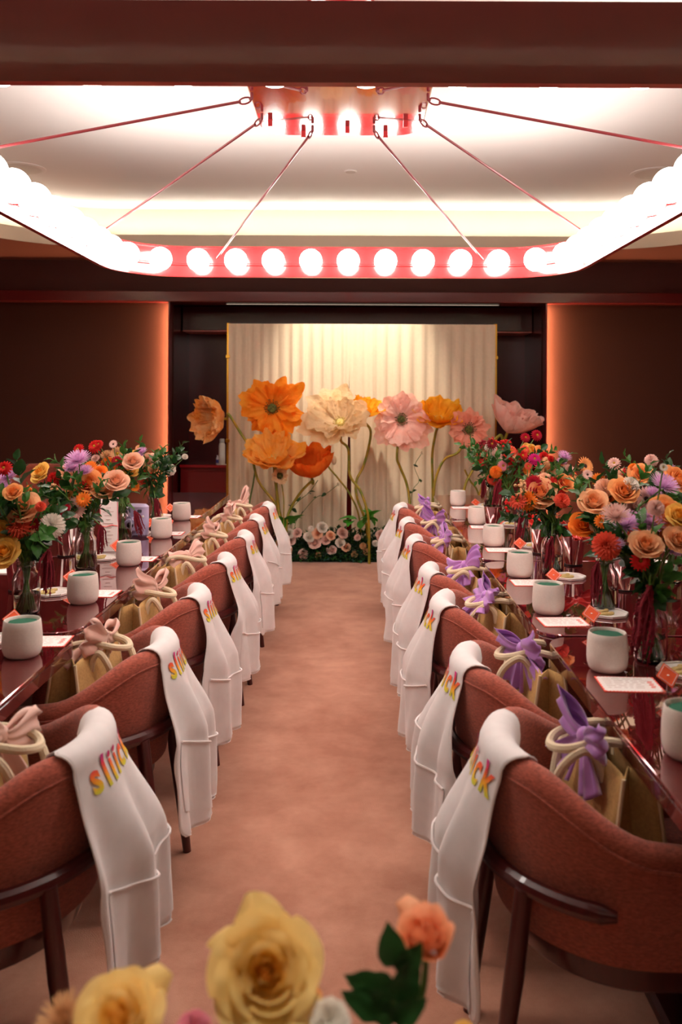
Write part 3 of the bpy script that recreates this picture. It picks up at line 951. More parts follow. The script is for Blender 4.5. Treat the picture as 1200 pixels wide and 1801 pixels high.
# flask, small bottle and card on the alcove counter
t = thing('drink_flask', 'tall white drink flask on the alcove counter beside the curtain', 'bottle', tuple(P(391, 822, 8.98))[:2]+(.703,))
MB().lathe([(.030, 0), (.034, .004), (.034, .20), (.030, .222), (.022, .232)], 24).build('body', M('matte white paint', S(214, 210, 206), .5), t)
MB().lathe([(.024, .232), (.026, .236), (.026, .268), (.022, .274)], 24).build('cap', M('pale grey cap', S(190, 188, 188), .5), t)
t = thing('small_bottle', 'tiny clear bottle with a blue label beside the white flask', 'bottle', tuple(P(383, 822, 8.97))[:2]+(.703,))
MB().lathe([(.014, 0), (.015, .01), (.015, .07), (.008, .085), (.008, .1)], 16).build('body', M('cloudy plastic', S(180, 170, 180), .3), t)
MB().lathe([(.0156, .02), (.0156, .055)], 16, cap0=False, cap1=False).build('paper_label', M('blue label', S(60, 60, 130), .5), t)
p = P(388, 826, 8.95)
q = MB(); q.box((0, 0, .002), (.09, .06, .004), .0005); o = q.build('folded_card', m_paper, None); o.location = (p.x+.02, 8.98, .7032); tag(o, 'small white card lying before the white flask on the counter', 'card')

# ------------------------------------------------------------------ curtain backdrop
m_cur = M('ivory voile curtain', S(240, 224, 196), .85, var=(40, .04), bump=(700, .15, .001), spec=.15, trl=.22)
DX0, DX1, DD, DZ = P(402, 0, 7.7).x, P(871, 0, 7.7).x, 7.72, 2.085
DM = P(614, 0, 7.7).x
fr = thing('backdrop_frame', 'slim brass frame carrying the ivory curtains', 'frame', ((DX0+DX1)/2, DD, 0))
w = (DX1-DX0)/2
for s in (-1, 1):
    q = MB(); q.box((s*(w+.006), .03, DZ/2), (.028, .05, DZ), .003); q.build('post', m_gold, fr, False)
    q = MB(); q.box((s*(w+.006), .03, .008), (.09, .45, .016), .003); q.build('foot', m_gold, fr, False)
    for z in (1.02, 1.78):
        q = MB(); q.box((s*(w+.006), .0, z), (.036, .06, .03), .004); q.build('clip', m_gold, fr, False)
q = MB(); q.tube([(-w, .02, DZ-.03), (w, .02, DZ-.03)], .016, 12); q.build('crossbar', m_gold, fr)
def curtain(x0, x1, label, seed, gap_side):
    t = thing('curtain', label, 'curtain', ((x0+x1)/2, DD-.01, 0), 0, None)
    hw = (x1-x0)/2; rg = random.Random(seed)
    # irregular pleats: cumulative phase
    ph = [0]
    for i in range(200): ph.append(ph[-1]+rg.uniform(.18, .62))
    def f(u, v):
        i = u*199; k = int(i); a = ph[k]+(ph[min(k+1, 200)]-ph[k])*(i-k)
        amp = .006+.020*v**.7*(0.55+.45*mnoise.noise(Vector((u*6, seed, 0))))
        drift = .02*sin(v*2+seed)*v
        y = -.018+amp*sin(a*.95)+.008*v*sin(a*.37+v*2)+.010*mnoise.noise(Vector((u*14, v*2.2, seed)))*v
        z = (DZ-.022)*(1-v)+.012
        x = -hw+2*hw*u+.006*cos(a)*v+drift*0
        if gap_side and v > .15:
            e = (1-u) if gap_side > 0 else u
            x -= gap_side*.022*sstep(.15, .9, v)*max(0, 1-e*8)
        return (x, y, z)
    b = MB(); b.grid(f, 420, 36); b.build('cloth', m_cur, t, ang=None)
    b = MB(); b.grid(lambda u, v: (-hw+2*hw*u, .02+.024*cos(v*2*pi)+.002*sin(u*240), DZ-.03+.026*sin(v*2*pi)+.001*sin(u*330)), 160, 12, cv=True)
    b.build('rod_pocket', m_cur, t, ang=None)
curtain(DX0, DM, 'ivory curtain behind the orange and cream poppies', 3, 1)
curtain(DM, DX1, 'ivory curtain behind the pink and coral poppies', 8, -1)

# ------------------------------------------------------------------ giant paper poppies
def crepe(name, c, c2):
    return M(name, c, .75, var=(9, .3, c2), bump=(34, .9, .016), trl=.42, stretch=(1, 1, 1), spec=.2)
P_or = crepe('orange crepe paper', S(255, 172, 58), S(255, 142, 26))
P_lo = crepe('light orange crepe paper', S(255, 204, 112), S(255, 176, 60))
P_ro = crepe('red orange crepe paper', S(255, 148, 56), S(250, 112, 28))
P_yo = crepe('yellow orange crepe paper', S(255, 200, 66), S(255, 178, 30))
P_cr = crepe('cream crepe paper', S(250, 226, 186), S(240, 208, 160))
P_pk = crepe('pale pink crepe paper', S(255, 220, 208), S(255, 196, 180))
P_co = crepe('coral pink crepe paper', S(255, 192, 168), S(252, 168, 142))
P_gl = crepe('peach orange crepe paper', S(255, 208, 146), S(255, 172, 76))
P_wh = crepe('white crepe paper', S(250, 240, 220), S(240, 226, 200))
m_stem = M('gilded green stem', S(176, 142, 44), .4, metal=.35, var=(14, .3, S(120, 132, 50)))
m_gstem = M('fresh green stem', S(92, 120, 46), .5, var=(20, .25))
m_pcen = M('olive poppy pod', S(112, 112, 40), .8, bump=(90, .9, .01), var=(60, .5, S(50, 44, 20)))
m_pcenl = M('pale poppy pod', S(240, 222, 150), .8, bump=(90, .9, .01), var=(60, .3, S(210, 180, 70)))
def petal_fn(rg, R, th0, th1, half, ragged=.1, ruf=.03, long_=1.0):
    k1, k2, p1, p2 = rg.uniform(5, 8), rg.uniform(11, 17), rg.uniform(0, 6), rg.uniform(0, 6)
    sd = rg.uniform(0, 100); w_ = rg.uniform(-.15, .15)
    def f(u, v):
        uu = u*2-1
        ln = R*long_*(1-.16*abs(uu)**4+ragged*mnoise.noise(Vector((uu*2.2, sd, 0)))*1.3+ragged*.5*mnoise.noise(Vector((uu*6, sd, 1))))
        th = th0+(th1-th0)*v+w_*v*uu
        phi = half*1.32*uu*(1-.12*v*v)
        # distance travelled along the curve of the petal
        n = 6; rr_ = zz_ = 0
        for i in range(n):
            t = th0+(th1-th0)*v*(i+.5)/n
            rr_ += sin(t)*v/n; zz_ += cos(t)*v/n
        rad = ln*rr_+.012*R; z = ln*zz_
        rf = ruf*R*v**1.5*(sin(uu*k1+p1)*1.2+sin(uu*k2+p2)*.55*v+.6*mnoise.noise(Vector((uu*5, v*4, sd))))
        pl = .010*R*v*sin(uu*42+p1)
        nr, nz = -cos(th), sin(th)
        rad += (rf+pl)*nr; z += (rf+pl)*nz
        return Vector((rad*cos(phi), rad*sin(phi), z))
    return f
def poppy(label, mat, centre, R, axis, stem, th=(1.0, 1.4), n=6, pod='olive', seed=1, layers=2, half=.75, long_dir=None, ruf=.045, ragged=.19, d=7.35, podr=.13, stem_m=None, sr=.0115):
    """centre, stem: photo points; axis: direction the cup opens to"""
    rg = random.Random(seed)
    c = P(centre[0], centre[1], d)
    base = P(stem[-1][0], stem[-1][1], d)
    t = thing('giant_paper_poppy', label, 'paper flower', (base.x, d, 0), 0, 'giant paper poppies before the curtain')
    org = Vector((base.x, d, 0))
    ax = Vector(axis).normalized()
    q = ax.to_track_quat('Z', 'Y').to_matrix()
    Rm = R*d/F
    st = [c-ax*(-.02*Rm)] + [P(x, y, d+.03*sin(i)) for i, (x, y) in enumerate(stem)]
    st = [c, c-ax*Rm*.25] + [Vector(p) for p in st[1:]]
    if st[-1].z > .02: st.append(Vector((st[-1].x+.005, d, .0)))
    b = MB(); b.tube([p-org for p in bez(st, 44)], sr, 10); b.build('stem', stem_m or m_stem, t)
    for l in range(layers):
        t0 = th[0]+(.0 if l == 0 else -.22); t1 = th[1]+(.0 if l == 0 else -.25)
        for k in range(n):
            az = 2*pi*(k+.5*l)/n+rg.uniform(-.15, .15)
            dirv = q @ Vector((cos(az), sin(az), 0))
            lg = 1.0 if l == 0 else .86
            if long_dir is not None: lg *= 1+.38*max(0, dirv.dot(Vector(long_dir).normalized()))
            lg *= rg.uniform(.9, 1.08)
            f = petal_fn(rg, Rm, max(.15, t0+rg.uniform(-.1, .1)), max(.1, t1+rg.uniform(-.2, .2)), half*rg.uniform(.9, 1.1), ragged, ruf, lg)
            rot = q @ Matrix.Rotation(az, 3, 'Z')
            pb = MB(); pb.grid(lambda u, v: rot @ f(u, v) + c - org - ax*l*.004, 30, 16)
            pb.build('petal', mat, t, ang=None)
    pm = m_pcen if pod == 'olive' else m_pcenl
    if pod:
        pr = podr*Rm; pb = MB(); o = c-org+ax*pr*.5
        pb.ball((0, 0, 0), pr, 16, 10, (1, 1, .8))
        pb.lathe([(pr*.75, pr*.62), (pr*.95, pr*.75), (pr*.5, pr*.9), (.0005, pr*.86)], 10, cap1=False)
        for i in range(len(pb.v)): pb.v[i] = tuple(q @ Vector(pb.v[i]) + o)
        pb.build('pod', pm, t)
        sb = MB()
        for k in range(34):
            a = k*2.4; rr_ = pr*rg.uniform(1.1, 1.9)
            a0 = q @ Vector((cos(a)*pr*.7, sin(a)*pr*.7, 0)) + o - ax*pr*.4
            a1 = q @ Vector((cos(a)*rr_, sin(a)*rr_, pr*rg.uniform(.5, 1.2))) + o
            sb.tube([a0, a1], .0016, 4); sb.ball(tuple(a1), .0045, 6, 4)
        s_ = sb.build('stamens', pm, t); s_['kind'] = 'stuff'
    return t
poppy('giant peach orange closed poppy bending left past the curtain edge', P_gl, (388, 737), 56, (-.72, -.66, .02), [(402, 729), (422, 760), (441, 792), (455, 846), (488, 890), (497, 925)], th=(1.5, -.05), n=6, pod=None, seed=5, layers=3, half=.8, ruf=.06)
poppy('giant deep orange open poppy with olive centre, left half of the curtain', P_or, (479, 719), 54, (.03, -1, .12), [(481, 765), (484, 800), (487, 850), (489, 925)], th=(1.25, 1.5), n=6, seed=2, half=.62, ragged=.28, ruf=.07, podr=.15, d=7.38)
poppy('giant light orange cup poppy just below the deep orange one', P_lo, (482, 815), 60, (0, -.62, .75), [(484, 840), (487, 860), (491, 890), (494, 925)], th=(1.15, .72), n=6, pod='pale', seed=14, half=.8, d=7.25, podr=.10)
poppy('giant red orange cup poppy beside the light orange one', P_ro, (549, 838), 62, (-.10, -.45, 1), [(550, 846), (530, 866), (512, 895), (505, 925)], th=(1.35, .1), n=5, pod=None, seed=6, half=.85, d=7.3, layers=3)
poppy('small cream poppy hanging under the light orange cup poppy', P_cr, (493, 838), 15, (0, -1, .2), [(496, 850), (500, 880), (500, 925)], th=(1.2, 1.4), n=5, seed=21, half=.8, d=7.18, podr=.2, sr=.005)
poppy('giant cream poppy with pale yellow centre at the middle of the curtain', P_cr, (600, 746), 55, (-.18, -.78, .62), [(600, 775), (613, 790), (616, 835), (634, 862), (646, 895), (650, 925)], th=(1.25, 1.05), n=6, pod='pale', seed=33, half=.78, long_dir=(-1, 0, .15), ruf=.06, d=7.25, podr=.12)
poppy('giant orange poppy peeking from behind the cream one', P_yo, (643, 732), 42, (.22, -.4, .9), [(652, 756), (650, 782), (640, 820), (628, 845), (629, 875), (646, 925)], th=(1.2, .45), n=5, pod=None, seed=7, half=.8, d=7.42)
poppy('giant pale pink poppy with long skirt petals and olive centre', P_pk, (706, 737), 45, (.02, -1, .05), [(699, 800), (704, 820), (716, 850), (721, 880), (722, 925)], th=(1.3, 1.55), n=6, seed=9, half=.70, long_dir=(.05, 0, -1), ruf=.05, ragged=.18, podr=.14)
poppy('giant yellow orange cup poppy behind the pink and coral ones', P_yo, (771, 742), 50, (.02, -.6, .78), [(766, 765), (761, 800), (762, 850), (763, 925)], th=(1.2, .72), n=6, pod='pale', seed=12, half=.8, d=7.42, podr=.11)
poppy('giant coral pink poppy with olive centre above the far bouquet', P_co, (825, 754), 34, (-.05, -1, .02), [(808, 793), (784, 806), (770, 832), (764, 865), (763, 925)], th=(1.3, 1.5), n=6, seed=18, half=.66, ragged=.22, ruf=.07, podr=.2, d=7.3)
poppy('giant blush pink cup poppy overlapping the brass post, beyond the curtain', P_pk, (893, 760), 66, (.38, -.25, .88), [(880, 764), (858, 790), (835, 822), (818, 858), (812, 925)], th=(1.2, .42), n=6, pod=None, seed=25, half=.85, d=7.2)
poppy('small white poppy half hidden behind the farthest bouquet', P_wh, (868, 806), 30, (.1, -.3, 1), [(864, 820), (850, 850), (842, 880), (838, 925)], th=(1.1, .5), n=5, pod=None, seed=26, half=.8, d=6.95, sr=.008)
# bare stems with buds
def bud_stem(label, pts, m, bud, r, d=7.45, axis=(0, 0, 1), br=.016, leaves=0, seed=0):
    base = P(pts[-1][0], pts[-1][1], d)
    t = thing('bud_stem', label, 'flower bud', (base.x, d, 0))
    org = Vector((base.x, d, 0))
    st = [P(x, y, d) for x, y in pts]; st.append(Vector((base.x, d, 0)))
    b = MB(); b.tube([p-org for p in bez(st, 36)], r, 8); b.build('stem', m, t)
    if bud:
        b = MB(); p = st[0]-org; b.ball((p.x, p.y, p.z+br*.4), br, 14, 10, (.8, .8, 1.35)); b.build('bud', M('bud cream', S(238, 228, 196), .7, bump=(70, .6, .01)), t)
    rg = random.Random(seed)
    for k in range(leaves):
        p = st[1+k % (len(st)-2)]-org
        put('leaf', LEAF[k % 2], t, tuple(p), (rg.uniform(-1, 1), rg.uniform(-1.2, -.2), rg.uniform(0, 6.3)), (1.1, 1.1, 1.1))
def leaf_mesh(name, mat, L_=.05, W_=.017, fold=.35, droop=.5):
    def f(u, v):
        uu = u*2-1
        w = W_*(sin(pi*min(1, v**.8))**.8)*(1-.15*v)
        return (uu*w, L_*v*cos(droop*v*.6), abs(uu)*w*fold-L_*droop*v*v*.45+.0015*sin(v*16)*abs(uu))
    b = MB(); b.grid(f, 5, 9); return b.mesh(name, mat)
m_leaf = M('deep green leaf', S(42, 86, 40), .38, var=(30, .35), trl=.2)
m_leaf2 = M('mid green leaf', S(66, 122, 48), .4, var=(30, .3), trl=.25)
m_leaf3 = M('bright green leaf', S(70, 158, 44), .4, var=(30, .3), trl=.25)
LEAF = [leaf_mesh('leaf', m_leaf), leaf_mesh('leaf', m_leaf2, .045, .014)]
BIGLEAF = leaf_mesh('leaf', m_leaf3, .17, .04, .3, .9)
bud_stem('tall bare green stem rising beside the leftmost poppy stem', [(450, 824), (446, 852), (440, 884), (438, 915)], m_gstem, False, .007)
bud_stem('long white bud on a curving stem below the cream poppy', [(588, 812), (582, 800), (577, 818), (596, 842), (618, 872), (634, 916)], m_stem, True, .008, br=.030)
bud_stem('tiny white bud on a thin wire right of the red orange poppy', [(596, 852), (575, 868), (556, 876), (535, 900), (520, 925)], m_gstem, True, .0025, br=.014, leaves=3, seed=3)
bud_stem('leafy tendril between the two low orange poppies', [(560, 845), (545, 866), (528, 880), (515, 895), (505, 925)], m_gstem, False, .003, leaves=12, seed=5)
bud_stem('leafy tendril beside the olive-pod pink poppy stem', [(742, 797), (730, 820), (738, 845), (726, 865), (722, 925)], m_gstem, True, .0025, br=.012, leaves=7, seed=6)
bud_stem('leaning green stem at the end of the curtain', [(818, 825), (828, 845), (842, 866), (852, 925)], m_stem, False, .008)

# ------------------------------------------------------------------ flower heads
def cup_petal(az, half, rho, zb, H, lip, tip=.10, skew=.08, ph=0.0, k=0.0):
    """one rose petal: a section of a cup wall whose rim rolls outwards"""
    def f(u, v):
        uu = u*2-1
        wv = half*(.35+.65*sin(min(1, v*1.5)*pi/2))*(1-.18*max(0, v-.75)*4)
        a = az+uu*wv
        rr_ = rho*(.18+.82*sin(min(1, v*1.15)*pi/2)**.8)*(1+skew*uu)+lip*max(0, v-.62)**2*4.2*(1-.25*uu*uu)
        top = H-.10*abs(uu)**2.5-abs(H-zb)*.10*uu*uu+tip*max(0, 1-abs(uu)*1.8)
        z = zb+(top-zb)*(v-.30*lip*max(0, v-.62)**2*4)+.02*sin(uu*7+ph)*v*v+k*v*uu
        return (rr_*cos(a), rr_*sin(a), z)
    return f
ROSE = [(3, 1.15, .20, .60, 0, .02), (3, 1.15, .33, .60, .02, .03), (4, 1.0, .47, .56, .08, .05), (5, .86, .62, .47, .22, .08), (5, .84, .76, .34, .42, .10), (5, .84, .86, .14, .62, .12)]
def head_mesh(kind, mats, seed=0):
    """mesh of one flower head of radius 1, opening upwards (+Z)"""
    rg = random.Random(seed); b = MB()
    def petal(az, tilt, L_, W_, base_r=.05, base_z=0, curl=.4, cup=.3, nu=4, nv=4, pt=0.0):
        def f(u, v):
            uu = u*2-1
            w = W_*sin(pi*(.12+.78*v))**.7*(1-pt*v)
            th = tilt+curl*v
            r = base_r+L_*v*sin(th); z = base_z+L_*v*cos(th)+cup*uu*uu*w*cos(th)*-0
            r -= cup*uu*uu*w*.9
            z += cup*uu*uu*w*.5*sin(th)
            x, y = r, uu*w
            return (x*cos(az)-y*sin(az), x*sin(az)+y*cos(az), z)
        b.grid(f, nu, nv)
    if kind == 'rose':
        b.cur = 1 if len(mats) > 1 else 0
        def spiral(u, v):          # the rolled heart
            a = u*4.5*pi; r = .03+.15*u
            return (cos(a)*(r-.05*v*v), sin(a)*(r-.05*v*v), -.2+v*(.72+.10*(1-u)))
        b.grid(spiral, 44, 5)
        for ring, (cnt, half, rho, H, lip, tip) in enumerate(ROSE):
            b.cur = 0 if ring > 1 else (1 if len(mats) > 1 else 0)
            for k in range(cnt):
                b.grid(cup_petal(2*pi*k/cnt+ring*.8+rg.uniform(-.12, .12), half, rho*rg.uniform(.95, 1.05), -.35, H*rg.uniform(.93, 1.05), lip*rg.uniform(.8, 1.25), tip, .07, rg.uniform(0, 6), rg.uniform(-.05, .05)), 8, 7)
        b.cur = 0
        b.lathe([(.05, -.55), (.22, -.45), (.32, -.32), (.3, -.2)], 10, cap1=False)
    elif kind == 'dahlia':
        b.ball((0, 0, 0), .5, 12, 8)
        for ring in range(8):
            t = .1+ring*.27; cnt = int(5+16*sin(min(t, pi/2)))
            for k in range(cnt):
                petal(2*pi*k/cnt+ring*.5, t, .52 if ring > 1 else .38, .105, .38*sin(t), .42*cos(t)-.05, .12, .8, 3, 4, .2)
    elif kind == 'mum':
        b.ball((0, 0, .05), .2, 10, 6)
        for ring in range(6):
            t = .35+ring*.24; cnt = 12+ring*3
            for k in range(cnt):
                petal(2*pi*k/cnt+ring*.4+rg.uniform(-.08, .08), t, .55+.40*ring/5*rg.uniform(.9, 1.1), .062, .06, .0, -.25, .5, 3, 5, .35)
    elif kind == 'gerbera':
        b.cur = 1; b.ball((0, 0, .04), .22, 12, 6, (1, 1, .5)); b.cur = 0
        for ring in range(3):
            cnt = 18
            for k in range(cnt):
                petal(2*pi*k/cnt+ring*.17, 1.05+.14*ring, .88-.10*(2-ring), .10, .12, 0, .15, .2, 3, 5, .2)
    elif kind == 'zinnia':
        b.cur = 1; b.ball((0, 0, .16), .2, 10, 6, (1, 1, .6)); b.cur = 0
        for ring in range(4):
            cnt = 10+ring*2
            for k in range(cnt):
                petal(2*pi*k/cnt+ring*.33, .75+.26*ring, .60+.12*ring, .15, .08, .10-.05*ring, .22, .25, 3, 4, .1)
    elif kind == 'carnation':
        for ring in range(5):
            cnt = 5+ring
            for k in range(cnt):
                az = 2*pi*k/cnt+ring*.6; t = .15+.28*ring; ph = rg.uniform(0, 6)
                def f(u, v, az=az, t=t, ph=ph):
                    uu = u*2-1; L_ = .85+.06*sin(uu*14+ph)
                    w = .42*v; th = t+.25*v
                    r = .05+L_*v*sin(th)+.06*v*sin(uu*9+ph); z = -.25+L_*v*cos(th)
                    return (r*cos(az)-uu*w*sin(az), r*sin(az)+uu*w*cos(az), z)
                b.grid(f, 9, 4)
    elif kind == 'spray':       # cluster of small florets
        for k in range(16):
            t = rg.uniform(0, 1.3); a = rg.uniform(0, 6.3); rr_ = rg.uniform(.6, 1)
            c = Vector((sin(t)*cos(a), sin(t)*sin(a), cos(t)*.8))*rr_
            b.cur = 1
            b.tube([(0, 0, -.7), tuple(c*.95)], .02, 4, caps=False)
            b.cur = 0
            b.ball(tuple(c), .17*rg.uniform(.7, 1.2), 7, 5, (1, 1, .8))
    return b.mesh('bloom', mats, True)
def pm(name, c, var=.15):
    return M(name, c, .65, var=(16, var), trl=.28, spec=.2)
C = {
 'peach': pm('peach petal', S(255, 200, 152)), 'palepeach': pm('pale peach petal', S(252, 204, 172)), 'yellow': pm('golden yellow petal', S(255, 212, 112)),
 'orange': pm('orange petal', S(255, 146, 52)), 'coral': pm('coral petal', S(244, 104, 78)), 'red': pm('red petal', S(214, 40, 38)), 'crimson': pm('crimson petal', S(176, 22, 44)),
 'lavender': pm('lavender petal', S(240, 194, 234)), 'blush': pm('blush petal', S(246, 208, 196)), 'white': pm('cream white petal', S(248, 240, 228)), 'magenta': pm('magenta petal', S(206, 36, 120)),
 'apricot': pm('apricot petal', S(255, 182, 114)), 'wine': pm('wine red petal', S(140, 26, 40)), 'tan': pm('tan petal', S(226, 178, 130)), 'pink': pm('pink petal', S(240, 150, 170))}
CI = {'peach': pm('peach heart', S(250, 168, 108)), 'yellow': pm('yellow heart', S(252, 176, 62)), 'palepeach': pm('pale peach heart', S(250, 188, 148)), 'apricot': pm('apricot heart', S(248, 148, 72))}
m_eye = M('yellow flower eye', S(206, 160, 40), .8, bump=(200, 1, .002))
m_eyed = M('dark flower eye', S(70, 34, 30), .8, bump=(200, 1, .002))
m_am = M('dark amaranth red', S(168, 14, 44), .8, bump=(300, 1, .004), var=(120, .45))
m_stalk = M('cut green stem', S(86, 124, 48), .45, var=(30, .3))
HC = {}
def head(kind, col):
    if (kind, col) not in HC:
        inner = {'peach': 'apricot', 'yellow': 'orange', 'palepeach': 'peach', 'apricot': 'orange'}.get(col, col)
        ms = {'rose': [C[col], CI.get(col, C[inner])], 'gerbera': [C[col], m_eyed if col in ('blush', 'apricot') else m_eye], 'zinnia': [C[col], m_eye], 'spray': [C[col], m_stalk]}.get(kind, [C[col]])
        HC[kind, col] = head_mesh(kind, ms, hash(kind+col) % 97 if False else len(HC)*7+3)
    return HC[kind, col]
def amaranth_mesh(seed):
    rg = random.Random(seed); b = MB()
    for k in range(15):
        a = 2.4*k+rg.uniform(-.3, .3); sp = rg.uniform(.03, .30); ln = rg.uniform(.55, 1.0)*(1.05-sp*.8); p0 = rg.uniform(0, 6)
        pts = [(cos(a)*sp*min(1, v*2.5)*(.5+.5*v)+.015*sin(v*9+p0), sin(a)*sp*min(1, v*2.5)*(.5+.5*v)+.015*cos(v*8+p0), .04*sin(v*pi)-ln*v**1.1) for v in [i/13 for i in range(14)]]
        b.tube(pts, [.010]+[.024*(1-.5*(i/13)**3)*rg.uniform(.7, 1.3) for i in range(1, 13)]+[.004], 5)
        for i in range(1, 13):
            for q in range(5):
                p = Vector(pts[i])+Vector((rg.uniform(-1, 1), rg.uniform(-1, 1), rg.uniform(-1.2, 1.2)))*.026
                b.ball(tuple(p), rg.uniform(.010, .017), 5, 3)
    return b.mesh('tassel', m_am)
AM = [amaranth_mesh(1), amaranth_mesh(2)]

KINDNAME = {'rose': 'rose', 'dahlia': 'pompon dahlia', 'mum': 'fringed chrysanthemum', 'gerbera': 'gerbera daisy', 'zinnia': 'zinnia', 'carnation': 'carnation', 'spray': 'spray of small florets'}
OBJNAME = {'rose': 'rose', 'dahlia': 'dahlia', 'mum': 'chrysanthemum', 'gerbera': 'gerbera', 'zinnia': 'zinnia', 'carnation': 'carnation', 'spray': 'filler_spray'}
COLNAME = {'palepeach': 'pale peach', 'yellow': 'golden yellow', 'wine': 'wine red', 'white': 'cream white'}
RANK = {1: [''], 2: ['upper ', 'lower '], 3: ['topmost ', 'middle ', 'lowest ']}
def rank_word(i, n, nm):
    if n == 1: return nm
    if n <= 3: return RANK[n][i]+nm+' of '+NUM[n]
    return ('topmost ' if i == 0 else 'lowest ' if i == n-1 else ORD[i+1]+' highest ')+nm+' of '+NUM[n]
m_glass = M('clear glass', (1, 1, 1, 1), 0.0, trans=1.0, ior=1.45)
m_water = M('vase water', S(236, 240, 214), 0.0, trans=1.0, ior=1.33)
jar0 = None
def make_jar(loc_, label, h=.165):
    t = thing('glass_jar', label, 'vase', loc_, 0, 'clear glass flower jars')
    out = [(.028, 0), (.037, .002), (.041, .010), (.041, .100), (.037, .118), (.028, .130), (.0265, .140), (.0265, .150), (.030, .153), (.030, .160)]
    inn = [(.027, .160), (.0235, .150), (.0235, .138), (.026, .128), (.034, .116), (.0385, .100), (.0385, .012), (.034, .006), (.001, .006)]
    MB().lathe(out+inn, 32, cap1=False).build('glass', m_glass, t, ang=70)
    MB().lathe([(.036, .0065), (.0381, .013), (.0381, .062), (.001, .062)], 32, cap1=False).build('water', m_water, t, ang=60)
    q = MB(); q.tube([(.0275*cos(a), .0275*sin(a), .146) for a in [i*2*pi/24 for i in range(24)]], .0022, 6, closed=True); q.build('collar', m_glass, t)
    return t
